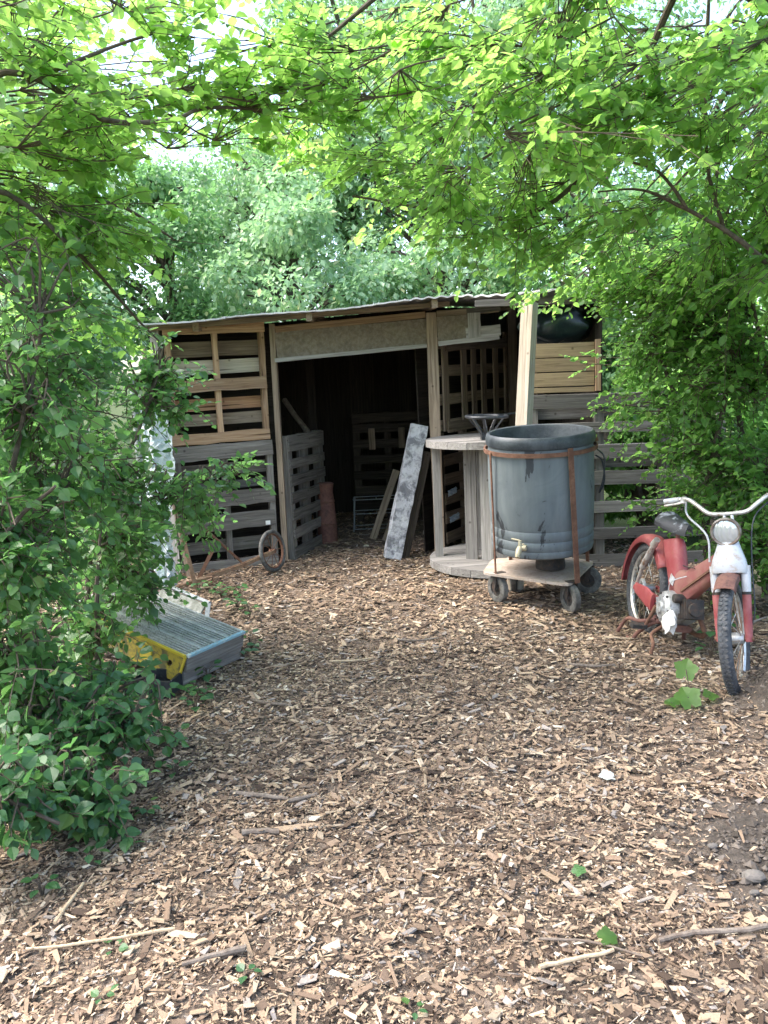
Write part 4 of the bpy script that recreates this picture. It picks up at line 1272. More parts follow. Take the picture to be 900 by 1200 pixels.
# headlamp
hc = PIV + AXS * 0.155 + Vector((0.085, 0, 0))
hq = Vector((0.985, 0, -0.05)).to_track_quat('Z', 'Y').to_matrix()
hl = mp_(MB().lathe([(0, -0.09), (0.03, -0.085), (0.055, -0.05), (0.066, -0.01), (0.068, 0.0)], 30, hc, hq), 'headlamp', 'dark_metal', True, None, True)
mp_(MB().lathe([(0.058, 0.004), (0.060, 0.013), (0.066, 0.016), (0.072, 0.009), (0.072, -0.004), (0.066, -0.008)], 30, hc, hq, True), 'lamp_bezel', 'lamp_rim', True, hl, True)
mp_(MB().lathe([(0, 0.016), (0.025, 0.0145), (0.045, 0.011), (0.0595, 0.005)], 30, hc, hq), 'lamp_lens', 'lamp_glass', True, hl, True)
# handlebar
hb = []
for (y, x, z) in ((-0.33, 0.70, 0.955), (-0.24, 0.74, 0.965), (-0.19, 0.78, 0.962), (-0.14, 0.82, 0.93), (-0.09, 0.845, 0.895), (-0.03, 0.85, 0.888)):
    hb.append(Vector((x, y, z)))
hb = hb + [Vector((q.x, -q.y, q.z)) for q in hb[::-1]]
hpath = smooth_path(hb, 5)
hbo = mp_(MB().tube(hpath, 0.0115, 12), 'handlebar', 'chrome_dull', True, None, True)
for k in (-1, 1):
    a, b = Vector((0.70, k * 0.335, 0.955)), Vector((0.735, k * 0.25, 0.964))
    mp_(MB().tube([a, b], 0.0155, 12), 'grip', 'white_paint', True, hbo, True)
    c = Vector((0.75, k * 0.225, 0.964))
    mp_(MB().tube([c - Vector((0.012, 0, 0)), c + Vector((0.012, 0, 0))], 0.018, 10).tube([c + Vector((0.015, 0, -0.012)), Vector((0.765, k * 0.27, 0.945)), Vector((0.745, k * 0.33, 0.938))], [0.008, 0.006, 0.006], 8), 'brake_lever', 'chrome_dull', True, hbo, True)
for k in (-1, 1):
    mp_(MB().tube([PIV + AXS * 0.11 + Vector((0, k * 0.02, 0)), Vector((0.85, k * 0.018, 0.89))], 0.008, 8), 'stem_clamp', 'chrome_dull', True, hbo, True)
s0 = STEER @ Vector((0.76, -0.215, 0.95))
mp_(MB().tube(smooth_path([s0, s0 + Vector((0.0, 0.02, -0.07)), Vector((0.80, -0.07, 0.76)), Vector((0.83, -0.05, 0.63))], 5), 0.0055, 8), 'brake_cable', 'white_paint')
mp_(MB().tube(smooth_path([(0.60, -0.05, 0.50), (0.56, -0.09, 0.47), (0.50, -0.09, 0.43), (0.46, -0.075, 0.38)], 5), 0.003, 6), 'control_cable', 'white_paint')
mp_(MB().tube(smooth_path([(0.66, -0.04, 0.56), (0.58, -0.055, 0.55), (0.50, -0.03, 0.54)], 5), 0.003, 6), 'control_cable', 'dark_metal')
# rag tied at the engine
P = []
for i in range(9):
    u = i / 8
    row = []
    for j in range(13):
        a = 2 * math.pi * j / 12
        r_ = 0.010 + 0.040 * math.sin(math.pi * min(u * 1.1, 1) * 0.72) * (1 + 0.28 * math.sin(3 * a + 4 * u) + 0.16 * math.sin(7 * a - 9 * u))
        row.append(Vector((0.62 + r_ * math.cos(a), -0.115 + r_ * 0.7 * math.sin(a), 0.315 - 0.12 * u + 0.014 * math.sin(4 * a + 3 * u) * u)))
    P.append(row)
o = MB().grid(P).add(P[-1][:12], [tuple(range(12))])
o.v = [tuple(root_matrix(mop) @ Vector(q)) for q in o.v]
o = o.build('white_rag', 'white_rag', smooth=True)
tag(o, 'crumpled white rag tied to the moped beside the engine', 'rag')

# ------------------------------------------------------------------ wheeled cultivator leaning at the pallet wall
hoe = empty('wheel_hoe', (-1.4, 6.45, 0), 0, 'rusty one-wheeled hand cultivator with iron beam by the pallet wall', 'hand plough')
hw = Vector((-0.985, 6.78, 0.195))
hax = Vector((0.87, -0.45, 0.12)).normalized()
hub = MB().lathe([(0, -0.03), (0.018, -0.03), (0.018, 0.03), (0, 0.03)], 12, hw, hax.to_track_quat('Z', 'Y').to_matrix()).build('wheel_hub', 'rust', hoe, True)
MB().torus(hw, hax, 0.168, 0.018, 40, 10).build('tyre', 'wheel_rubber', hoe, True, parent=hub)
MB().torus(hw, hax, 0.148, 0.007, 40, 8, 2.0).build('rim', 'rust', hoe, True, parent=hub)
hm = hax.to_track_quat('Z', 'Y').to_matrix()
for k in range(10):
    a = 2 * math.pi * k / 10
    MB().tube([hw + hm @ Vector((0.015 * math.cos(a), 0.015 * math.sin(a), 0)), hw + hm @ Vector((0.145 * math.cos(a), 0.145 * math.sin(a), 0))], 0.003, 5).build('spoke', 'rust', hoe, parent=hub)
for dy in (-0.035, 0.035):
    MB().bar(hw + Vector((0.02, dy, 0)), Vector((-1.20, 6.52 + dy, 0.14)), 0.03, 0.008, Z).bar((-1.20, 6.52 + dy, 0.14), (-1.62, 6.28 + dy * 0.6, 0.055), 0.03, 0.008, Z).build('beam', 'rust_pale', hoe)
MB().tube(smooth_path([(-1.60, 6.28, 0.06), (-1.70, 6.23, 0.045), (-1.80, 6.20, 0.02)], 4), [0.012] * 8 + [0.006], 8).build('drag_hook', 'rust_pale', hoe, True)
MB().bar((-1.53, 6.22, -0.02), (-1.66, 6.32, 0.585), 0.034, 0.012, (1, 0.5, 0)).build('upright', 'rust_pale', hoe)
MB().bar((-1.60, 6.36, -0.02), (-1.42, 6.40, 0.30), 0.03, 0.01, (1, 0, 0)).build('upright', 'rust', hoe)
MB().tube([(-1.21, 6.51, 0.165), (-1.50, 6.36, 0.53)], 0.011, 8).build('brace', 'rust', hoe, True)
MB().tube([(-1.54, 6.25, 0.09), (-1.42, 6.30, 0.10), (-1.41, 6.31, 0.06), (-1.46, 6.29, 0.04)], 0.009, 8).build('clamp', 'rust_pale', hoe, True)

# ------------------------------------------------------------------ ribbed metal platform lying in the shrubs
plat = empty('ribbed_platform', (-1.15, 4.3, 0), 0, 'low ribbed metal platform with yellow side plate lying half under the shrub', 'platform')
A = Vector((-1.095, 4.09, 0.175))
e1 = Vector((0.51, 0.86, 0.0)).normalized()
e2 = Vector((-0.83, 0.50, 0.20)).normalized()
e3 = e1.cross(e2).normalized()
if e3.z < 0: e3 = -e3
WD, LN, HT = 0.47, 1.0, 0.17


def onP(a, b, c=0.0):
    return A + e1 * a + e2 * b + e3 * c


deck = MB().add([onP(0.012, 0.012, -0.016), onP(WD - 0.012, 0.012, -0.016), onP(WD - 0.012, LN, -0.016), onP(0.012, LN, -0.016),
                 onP(0.012, 0.012, -0.024), onP(WD - 0.012, 0.012, -0.024), onP(WD - 0.012, LN, -0.024), onP(0.012, LN, -0.024)],
                [(0, 1, 2, 3), (7, 6, 5, 4), (0, 4, 5, 1), (1, 5, 6, 2), (2, 6, 7, 3), (3, 7, 4, 0)])
deck.build('deck_plate', 'mottled_grey', plat)
for k in range(19):
    a = 0.022 + (WD - 0.044) * k / 18
    wide = k in (5, 10, 14)
    MB().bar(onP(a, 0.014, -0.009 if not wide else -0.006), onP(a, LN, -0.009 if not wide else -0.006), 0.022 if wide else 0.007, 0.012, e1).build('rib', 'alloy_deck', plat)
MB().bar(onP(-0.006, 0.0, 0.004), onP(-0.006, LN, 0.004), 0.016, 0.014, e1).build('edge_strip', 'yellow_edge', plat)
MB().bar(onP(0.004, -0.006, 0.004), onP(WD, -0.006, 0.004), 0.02, 0.014, e2).build('edge_strip', 'blue_edge', plat)
MB().bar(onP(WD - 0.002, 0.006, -0.004), onP(WD - 0.002, LN, -0.004), 0.016, 0.02, e1).build('edge_strip', 'alloy_deck', plat)
# yellow side plate with a round hole and an embossed disc (built as a fan round the hole)
hcx, hcz, hr = 0.10, -0.075, 0.02
outer = []
nO = 32
for k in range(nO):
    a = 2 * math.pi * k / nO
    dx, dz = math.cos(a), math.sin(a)
    t1 = (LN - hcx) / dx if dx > 1e-6 else (0.0 + hcx) / -dx if dx < -1e-6 else 1e9
    t2 = (-0.004 - hcz) / dz if dz > 1e-6 else (hcz + HT) / -dz if dz < -1e-6 else 1e9
    tt = min(t1, t2)
    outer.append((hcx + dx * tt, hcz + dz * tt))
inner = [(hcx + hr * math.cos(2 * math.pi * k / nO), hcz + hr * math.sin(2 * math.pi * k / nO)) for k in range(nO)]


def slantx(b, c):
    return b + max(0.0, -c) * 0.28 * (1 - min(b, 0.4) / 0.4)


vs_ = [onP(-0.002, slantx(b, c), c) for b, c in outer] + [onP(-0.002, slantx(b, c), c) for b, c in inner] + [onP(0.006, slantx(b, c), c) for b, c in outer] + [onP(0.006, slantx(b, c), c) for b, c in inner]
fs_ = []
for k in range(nO):
    j = (k + 1) % nO
    fs_ += [(k, j, nO + j, nO + k), (2 * nO + k, 3 * nO + k, 3 * nO + j, 2 * nO + j), (nO + k, nO + j, 3 * nO + j, 3 * nO + k), (k, 2 * nO + k, 2 * nO + j, j)]
sp_ = MB().add(vs_, fs_).build('side_plate', 'yellow_paint', plat)
MB().lathe([(0.055, 0), (0.05, 0.005), (0.044, 0.002), (0, 0.002)], 28, onP(-0.003, 0.30, -0.07), (-e1).to_track_quat('Z', 'Y').to_matrix()).build('embossed_disc', 'yellow_edge', plat, True, parent=sp_)
MB().bar(onP(-0.006, 0.0, 0.0), onP(-0.006, 0.045, -HT), 0.014, 0.01, e2).build('edge_strip', 'yellow_edge', plat)
for k in range(2):
    board('side_board', onP(0.004, 0.004 + 0.012 * k, -0.05 - 0.082 * k), onP(WD, 0.004 + 0.012 * k, -0.05 - 0.082 * k), e3, 0.08, 0.016, 'wood_grey', plat)
board('skid', onP(0.03, 0.5, -0.2), onP(WD - 0.03, 0.5, -0.2), e3, 0.1, 0.05, 'wood_shaded', plat)
board('skid', onP(0.03, 0.9, -0.23), onP(WD - 0.03, 0.9, -0.23), e3, 0.16, 0.05, 'wood_shaded', plat)
# dark crate that carries its near end
ct = empty('dark_crate', (-1.25, 4.0, 0), 0, 'dark plastic crate half hidden under the yellow side plate', 'crate')
for k, (a, b) in enumerate((((-1.42, 4.02), (-1.16, 3.98)), ((-1.16, 3.98), (-1.13, 4.16)), ((-1.13, 4.16), (-1.40, 4.2)), ((-1.40, 4.2), (-1.42, 4.02)))):
    MB().bar((*a, 0.035), (*b, 0.035), 0.10, 0.012, Z).build('crate_side', 'black_plastic', ct)
MB().box((-1.28, 4.09, -0.005), (0.24, 0.16, 0.012)).build('crate_floor', 'black_plastic', ct)

# galvanised step frame behind it
stp = empty('step_frame', (-1.35, 5.2, 0), 0, 'grey galvanised metal step frame lying behind the ribbed platform', 'step')
a, b = Vector((-1.66, 5.62, 0.15)), Vector((-1.27, 5.24, 0.10))
board('tread', a, b, (0.5, 0.4, 0.75), 0.12, 0.012, 'mottled_grey', stp, 0.001)
MB().tube([a + Vector((-.05, -.04, -.04)), b + Vector((-.05, -.04, -.04))], 0.014, 8).build('rail', 'galvanised', stp, True)
MB().tube([a + Vector((.05, .04, .05)), b + Vector((.05, .04, .05))], 0.014, 8).build('rail', 'galvanised', stp, True)
MB().bar(b + Vector((0.045, 0.03, 0.05)), Vector((-1.235, 5.15, 0.0)), 0.03, 0.012, (1, 0, 0)).build('leg', 'galvanised', stp)
MB().bar(b + Vector((-0.07, -0.05, -0.02)), Vector((-1.33, 5.10, 0.0)), 0.035, 0.012, (1, 0, 0)).build('leg', 'galvanised', stp)
MB().bar(a + Vector((0.0, 0.0, -0.01)), Vector((-1.66, 5.62, -0.02)), 0.05, 0.012, (1, 0, 0)).build('leg', 'galvanised', stp)

# steel pole, leaning pale planks and draped clear sheet at the shed corner
o = MB().tube([(-1.885, 6.16, -0.1), (-1.88, 6.18, 1.74)], 0.024, 12).build('steel_pole', 'galvanised', smooth=True)
tag(o, 'grey steel pole standing upright beside the shed corner', 'pole')
tag(board('leaning_plank', (-1.80, 6.70, -0.04), (-1.86, 6.80, 2.06), (1, 0, 0), 0.055, 0.025, 'wood_silver', None), 'tall silver-grey plank standing against the shed corner post', 'plank')
tag(board('leaning_plank', (-1.69, 6.66, -0.04), (-1.94, 6.74, 1.98), (1, 0, 0), 0.03, 0.03, 'wood_brown', None), 'thin brown lath leaning across the shed corner beside the steel pole', 'plank')
P = []
for i in range(11):
    u = i / 10
    row = []
    for j in range(57):
        v = j / 56
        w = 0.075 + 0.05 * math.sin(3.1 * v + 0.4)
        x = -1.80 + (u - 0.5) * w * 2 + 0.03 * math.sin(7 * v)
        row.append(Vector((x + random.uniform(-1, 1) * 0.012, 6.33 + 0.03 * math.sin(9 * u + 5 * v) + random.uniform(-1, 1) * 0.022, 1.45 * (1 - v) + 0.015)))
    P.append(row)
o = MB().grid(P, (0, 0.004, 0)).build('clear_sheet', 'clear_plastic')
tag(o, 'crumpled clear plastic sheet hanging beside the steel pole', 'plastic sheet')

# ------------------------------------------------------------------ vegetation
LEAF_T = np.array([(0, 0, 0), (0.09, 0.17, 0.03), (0.26, 0.34, 0.06), (0.48, 0.39, 0.06), (0.72, 0.27, 0.02), (0.90, 0.10, -0.06), (1.0, 0, -0.12),
                   (0.90, -0.10, -0.06), (0.72, -0.27, 0.02), (0.48, -0.39, 0.06), (0.26, -0.34, 0.06), (0.09, -0.17, 0.03), (0.5, 0, -0.015)])
LEAF_F = np.array([(0, 1, 2, 12), (12, 2, 3, 4), (12, 4, 5, 6), (0, 12, 10, 11), (12, 8, 9, 10), (12, 6, 7, 8)])
LEAF8_T = np.array([(0, 0, 0), (0.14, 0.25, 0.05), (0.42, 0.40, 0.075), (0.76, 0.25, 0.03), (1.0, 0, -0.10),
                    (0.76, -0.25, 0.03), (0.42, -0.40, 0.075), (0.14, -0.25, 0.05)])
LEAF8_F = np.array([(0, 1, 2, 3, 4), (0, 4, 5, 6, 7)])
FAR_T = np.array([(0, 0, 0), (0.45, 0.34, 0.06), (1.0, 0, -0.08), (0.45, -0.34, 0.06)])
FAR_F = np.array([(0, 1, 2), (0, 2, 3)])
CAMP = np.array([0, 0, CAM_H])
leaf_meshes = {}


def leaf_unit(mat):
    if mat not in leaf_meshes:
        leaf_meshes[mat] = raw_mesh('leaf', LEAF_T, LEAF_F, mat)
    return leaf_meshes[mat]


def nrm(a):
    return a / np.maximum(np.linalg.norm(a, axis=-1, keepdims=True), 1e-9)


class Plant:
    def __init__(s, name, loc, mat, label, cat, group=None, seed=0):
        s.root = empty(name, (loc[0], loc[1], gz1(loc[0], loc[1])), 0, label, cat, group)
        s.mat, s.r = mat, np.random.default_rng(seed)
        s.P, s.D, s.N, s.S = [], [], [], []
        s.trunk, s.tw = MB(), MB()
        s.loc = np.array([loc[0], loc[1], 0.0])

    def limb(s, pts, r0, r1, n=8, thick=True):
        path = smooth_path(pts, 5)
        k = len(path)
        path = [q + Vector(s.r.normal(0, 0.25 * r1, 3)) for q in path[:-1]] + [path[-1]]
        (s.trunk if thick else s.tw).tube(path, [r0 + (r1 - r0) * i / (k - 1) for i in range(k)], n if thick else 5)
        return path

    def spray(s, o, d, L_, nl, size, droop=0.25, flat=0.75):
        r = s.r
        o = np.asarray(o, float)
        d = nrm(np.asarray(d, float))
        t = np.linspace(0, 1, 5)
        bend = nrm(r.normal(0, 1, 3)) * 0.12
        path = o + np.outer(t, d) * L_ + np.outer(t ** 2, bend + np.array([0, 0, -droop])) * L_
        s.tw.tube(path.tolist(), [0.0026, 0.0022, 0.0018, 0.0014, 0.0008], 4, cap=False)
        tl = np.linspace(0.12, 1.0, nl) + r.normal(0, 0.02, nl)
        P = o + np.outer(tl, d) * L_ + np.outer(tl ** 2, bend + np.array([0, 0, -droop])) * L_
        side = nrm(np.cross(d, [0, 0, 1]) + 1e-4)
        sg = np.where(np.arange(nl) % 2, 1.0, -1.0)
        tw = r.uniform(0.25, 0.8, (nl, 1))
        D = nrm(d * tw + side * (sg[:, None]) * (1 - 0.35 * tw) + r.normal(0, 0.28, (nl, 3)) + np.array([0, 0, -0.22]))
        D[-1] = nrm(d + np.array([0, 0, -0.3]) + r.normal(0, 0.1, 3))
        Nn = nrm(np.array([0, 0, 1.0]) * flat + r.normal(0, 0.42, (nl, 3)))
        Nn = nrm(Nn - D * np.sum(Nn * D, 1, keepdims=True))
        s.P.append(P); s.D.append(D); s.N.append(Nn)
        s.S.append(size * r.uniform(0.45, 1.3, nl) * (1 - 0.25 * (tl > 0.85)))

    def lobe(s, hub, c, rad, nsub, nspray, L_, nl, size, droop=0.25, inner=0.35):
        r = s.r
        hub, c, rad = np.asarray(hub, float), np.asarray(c, float), np.asarray(rad, float)
        for _ in range(nsub):
            u = nrm(r.normal(0, 1, 3))
            tgt = c + u * rad * r.uniform(inner, 1.0) ** 0.6
            mid = (hub + tgt) / 2 + r.normal(0, 0.06, 3) + np.array([0, 0, 0.07])
            path = smooth_path([hub, mid, tgt], 4)
            k = len(path)
            s.tw.tube(path, [0.0065 - 0.004 * i / (k - 1) for i in range(k)], 5, cap=False)
            dd = nrm(tgt - mid)
            ln = np.linalg.norm(tgt - hub)
            for _ in range(nspray):
                t = r.uniform(0.35, 1.0) if ln > 0.4 else r.uniform(0.1, 1)
                q = np.array(path[min(int(t * (k - 1)), k - 1)])
                pd = nrm(dd * 0.6 + r.normal(0, 0.62, 3) + np.array([0, 0, -0.05]))
                s.spray(q + r.normal(0, 0.03, 3), pd, L_ * r.uniform(0.6, 1.25), int(nl * r.uniform(0.7, 1.3)), size, droop)

    def plates(s, n, sampler, trunk, nsub=7, nspray=3, L_=0.26, nl=11, size=0.056, rad=(0.30, 0.36, 0.07)):
        """thin level fans of twigs, each hung on a branchlet that runs back toward the trunk"""
        r = s.r
        trunk = np.asarray(trunk, float)
        for _ in range(n):
            c = sampler(r)
            back = nrm(nrm(trunk - c) + r.normal(0, 0.55, 3) * np.array([1, 1, 0.5])) * r.uniform(0.25, 0.4)
            hub = c + back + np.array([0, 0, 0.05])
            far = hub + nrm(trunk - hub) * 0.3 + np.array([0, 0, r.uniform(0.0, 0.12)])
            s.tw.tube(smooth_path([far, hub, (hub + c) / 2 + r.normal(0, 0.02, 3)], 3), [0.005 - 0.0003 * i for i in range(7)], 5, cap=False)
            out = -nrm(back)
            for _k in range(nsub):
                tgt = c + np.array([r.uniform(-1, 1), r.uniform(-1, 1), r.normal(0, 0.6)]) * np.array(rad) + out * 0.12
                path = smooth_path([hub, (hub + tgt) / 2 + r.normal(0, 0.03, 3), tgt], 3)
                k = len(path)
                s.tw.tube(path, [0.0034 - 0.0018 * i / (k - 1) for i in range(k)], 4, cap=False)
                dd = nrm(tgt - hub)
                for _j in range(nspray):
                    q = np.array(path[int(r.uniform(0.35, 1.0) * (k - 1))])
                    pd = dd * 0.7 + r.normal(0, 0.6, 3) * np.array([1, 1, 0.32])
                    s.spray(q, pd, L_ * r.uniform(0.5, 1.2), max(4, int(nl * r.uniform(0.6, 1.3))), size, 0.16)

    def finish(s, nobj=0, branch_mat='twig_bark', keep=None, fine=False):
        P, D, Nn, S = np.concatenate(s.P), np.concatenate(s.D), np.concatenate(s.N), np.concatenate(s.S)
        if keep is not None:
            k = keep(P)
            P, D, Nn, S = P[k], D[k], Nn[k], S[k]
        if len(s.trunk.v): s.trunk.build('trunk', 'bark', s.root, True)
        if len(s.tw.v):
            s.tw.build('branches', branch_mat, s.root, True)
        loc = np.array(s.root.location)
        if nobj:
            v = P - CAMP
            fwd = v @ np.array(fw)
            xs = np.abs(v @ np.array(rt)) / np.maximum(fwd, 1e-3)
            ys = np.abs(v @ np.array(up)) / np.maximum(fwd, 1e-3)
            inview = (fwd > 0.5) & (xs < 0.5) & (ys < 0.66)
            score = np.where(inview, S / np.maximum(fwd, 0.5), 0)
            order = np.argsort(-score)[:nobj]
            um = leaf_unit(s.mat)
            for i in order:
                x, z = D[i], Nn[i]
                y = np.cross(z, x)
                o_ = bpy.data.objects.new('leaf', um)
                col.objects.link(o_)
                o_.parent = s.root
                q = P[i] - loc
                sc = S[i]
                o_.matrix_basis = Matrix(((x[0] * sc, y[0] * sc, z[0] * sc, q[0]), (x[1] * sc, y[1] * sc, z[1] * sc, q[1]), (x[2] * sc, y[2] * sc, z[2] * sc, q[2]), (0, 0, 0, 1)))
            rest = np.ones(len(P), bool)
            rest[order] = False
            P, D, Nn, S = P[rest], D[rest], Nn[rest], S[rest]
        leaf_obj(s.root, P - loc, D, Nn, S, s.mat, s.r, *((LEAF_T, LEAF_F) if fine else (LEAF8_T, LEAF8_F)))
        return s.root


def leaf_obj(root, P, D, Nn, S, mat, r, T, F0, name='crown'):
    n = len(P)
    Y = np.cross(Nn, D)
    wv = r.uniform(0.8, 1.2, (n, 1, 1))
    V = P[:, None, :] + S[:, None, None] * (T[None, :, 0:1] * D[:, None, :] + T[None, :, 1:2] * Y[:, None, :] * wv + T[None, :, 2:3] * Nn[:, None, :] * r.uniform(0.3, 2.0, (n, 1, 1)))
    F = (F0[None] + len(T) * np.arange(n)[:, None, None]).reshape(-1, F0.shape[1])
    lv = np.repeat(r.uniform(0, 1, n), len(T))
    me = raw_mesh(name, V.reshape(-1, 3), F, mat, ('lv', lv))
    o_ = bpy.data.objects.new(name, me)
    col.objects.link(o_)
    o_.parent = root
    o_['kind'] = 'stuff'
    return o_


# --- tree on the left whose boughs hang over the path
t = Plant('overhanging_tree', (-2.75, 3.6), 'leaf_canopy', 'tree with dark boughs and bright leaves arching over beside the ribbed platform', 'tree', seed=21)
t.limb([(-2.75, 3.6, -0.1), (-2.65, 3.6, 1.2), (-2.35, 3.55, 2.1), (-2.0, 3.4, 2.8), (-1.8, 3.35, 3.5)], 0.07, 0.02)
b1 = t.limb([(-1.95, 3.4, 2.6), (-1.36, 3.25, 2.80), (-1.09, 3.5, 2.70), (-0.85, 3.7, 2.75), (-0.72, 3.9, 2.86), (-0.37, 4.2, 2.94), (-0.25, 4.3, 3.05)], 0.015, 0.004)
b2 = t.limb([(-2.2, 3.5, 2.3), (-1.6, 3.5, 2.45), (-1.29, 3.6, 2.2), (-1.2, 4.0, 1.98), (-1.15, 4.3, 1.85)], 0.014, 0.004)
b3 = t.limb([(-1.30, 3.3, 2.78), (-1.1, 3.5, 2.95), (-0.9, 3.7, 3.1), (-0.8, 3.9, 3.2)], 0.010, 0.004)
b4 = t.limb([(-2.3, 3.5, 2.2), (-1.8, 3.9, 2.5), (-1.4, 4.5, 2.6), (-1.2, 5.0, 2.5)], 0.02, 0.006)
def left_fans(r):
    while True:
        y, z = r.uniform(3.0, 4.9), r.uniform(1.9, 3.5)
        x = r.uniform(-2.3, -0.55)
        lim = -0.265 * y - 0.12 + 0.28 * max(z - 2.2, 0) - 0.25 * max(2.25 - z, 0)
        if x < lim and not (x > -0.235 * y and z > 2.9 + 0.1 * y): return np.array([x, y, z])


t.plates(54, left_fans, (-2.4, 3.5, 2.5))
t.plates(5, lambda r: np.array([r.uniform(-0.75, -0.3), r.uniform(4.0, 4.4), r.uniform(2.85, 3.05)]), (-1.2, 3.6, 2.75), 5, 3, 0.2)
t.finish(260)

# --- tree on the right: long boughs over the clearing
t = Plant('overhanging_tree', (3.05, 4.5), 'leaf_canopy', 'tree with bright green boughs arching over the clearing from behind the moped', 'tree', seed=22)
t.limb([(3.05, 4.5, -0.1), (2.95, 4.5, 1.2), (2.6, 4.4, 2.3), (2.2, 4.3, 3.2), (1.3, 4.2, 3.62), (0.4, 4.2, 3.6), (-0.3, 4.5, 3.3)], 0.07, 0.008)
t.limb([(2.85, 4.5, 1.5), (2.3, 4.2, 1.85), (1.91, 4.0, 2.08), (1.75, 4.05, 2.23), (1.52, 4.1, 2.38), (1.35, 4.15, 2.47), (1.15, 4.2, 2.48)], 0.02, 0.004)
t.limb([(1.56, 4.09, 2.36), (1.42, 4.1, 2.54), (1.21, 4.1, 2.61)], 0.010, 0.005)
t.limb([(1.80, 4.2, 2.25), (1.70, 4.2, 2.6), (1.69, 4.2, 3.1), (1.7, 4.2, 3.5)], 0.011, 0.006)
t.limb([(2.2, 4.35, 3.1), (1.6, 3.7, 3.3), (1.0, 3.5, 3.25), (0.5, 3.4, 3.15)], 0.018, 0.008)
t.limb([(1.6, 4.25, 3.5), (1.3, 4.7, 2.8), (0.9, 4.8, 2.5), (0.4, 4.8, 2.55), (-0.1, 4.8, 2.65)], 0.02, 0.006)
def right_fans(r):
    while True:
        x, y, z = r.uniform(-0.75, 2.6), r.uniform(3.3, 5.0), r.uniform(1.8, 3.6)
        low = np.interp(x, [-0.75, -0.4, 0.0, 0.4, 1.0, 1.5, 2.0, 2.6], [3.0, 2.78, 2.55, 2.42, 2.24, 2.02, 1.8, 1.7]) + 0.10 * (4.6 - y)
        if z > low: return np.array([x, y, z])


t.plates(104, right_fans, (2.7, 4.5, 3.3))
t.plates(9, lambda r: np.array([r.uniform(1.25, 2.0), r.uniform(5.2, 5.8), r.uniform(2.05, 2.5)]), (2.6, 5.0, 2.6), 6, 3, 0.24, 10, 0.05)
t.finish(280)

# --- unseen tree added beside the path so its boughs shade the near chips
t = Plant('overhanging_tree', (-2.9, 0.6), 'leaf_canopy', 'unseen tree added at the path edge, boughs high above to shade the near chips', 'tree', seed=24)
t.limb([(-2.9, 0.6, -0.1), (-2.8, 0.6, 1.6), (-2.4, 0.7, 2.9), (-1.4, 0.9, 3.7), (-0.3, 1.1, 4.1)], 0.09, 0.015)
t.limb([(-2.5, 0.7, 2.7), (-1.9, 1.7, 3.4), (-1.2, 2.3, 3.9)], 0.03, 0.008)
t.plates(22, lambda r: np.array([r.uniform(-2.6, 0.2), r.uniform(0.0, 2.4), r.uniform(3.4, 4.4)]), (-2.6, 0.7, 3.0), 6, 3, 0.28, 10, 0.07)
t.finish(0)

# --- dense bush between fence and moped
t = Plant('leafy_bush', (2.55, 5.3), 'leaf_right', 'tall dense green bush overgrowing the pallet fence behind the moped', 'bush', seed=23)
for a in range(7):
    x, y = 2.5 + 0.3 * math.cos(a * 2.4), 5.25 + 0.25 * math.sin(a * 2.4)
    t.limb([(x, y, -0.05), (x + 0.1 * math.cos(a), y, 0.7), (x - 0.15 + 0.2 * math.cos(a * 3), y - 0.1, 1.5), (x - 0.25 + 0.3 * math.cos(a * 3), y - 0.1, 2.2)], 0.028, 0.008)
for hub, c, rad, ns in [((2.3, 5.2, 1.7), (1.80, 5.3, 1.85), (0.32, 0.35, 0.30), 13), ((2.4, 5.2, 1.9), (1.95, 5.1, 2.2), (0.45, 0.4, 0.32), 14),
                        ((2.4, 5.1, 1.4), (2.15, 4.95, 1.55), (0.42, 0.35, 0.36), 15), ((2.3, 5.3, 1.0), (1.98, 5.35, 1.20), (0.34, 0.35, 0.26), 12),
                        ((2.45, 5.1, 0.8), (2.3, 5.05, 0.95), (0.42, 0.35, 0.34), 14), ((2.5, 5.0, 0.4), (2.35, 4.85, 0.42), (0.42, 0.3, 0.36), 13),
                        ((2.4, 5.3, 0.6), (2.05, 5.5, 0.62), (0.30, 0.3, 0.22), 7), ((2.7, 5.2, 1.8), (2.75, 5.1, 1.9), (0.55, 0.5, 0.7), 16),
                        ((2.7, 5.0, 0.8), (2.8, 4.6, 0.9), (0.5, 0.5, 0.6), 12), ((2.3, 5.3, 2.1), (1.72, 5.45, 2.25), (0.28, 0.3, 0.22), 8), ((2.2, 5.3, 1.6), (1.58, 5.5, 1.62), (0.22, 0.25, 0.12), 3), ((2.2, 5.4, 1.3), (1.50, 5.5, 1.36), (0.16, 0.2, 0.05), 2)]:
    t.lobe(hub, c, rad, int(ns * 2.0), 7, 0.26, 12, 0.046, 0.3)
t.finish(120)

# --- shrubs down the left side
def shrub(name, loc, mat, label, stems, lobes, seed, L_, nl, size, nobj, cat='shrub', nspray=5, keep=None, droop=0.3, dens=1.8):
    t = Plant(name, loc, mat, label, cat, seed=seed)
    for st in stems: t.limb(st, 0.018, 0.006, 7)
    for hub, c, rad, ns in lobes: t.lobe(hub, c, rad, int(ns * dens), nspray, L_, nl, size, droop)
    return t.finish(nobj, keep=keep, fine=nobj > 100)


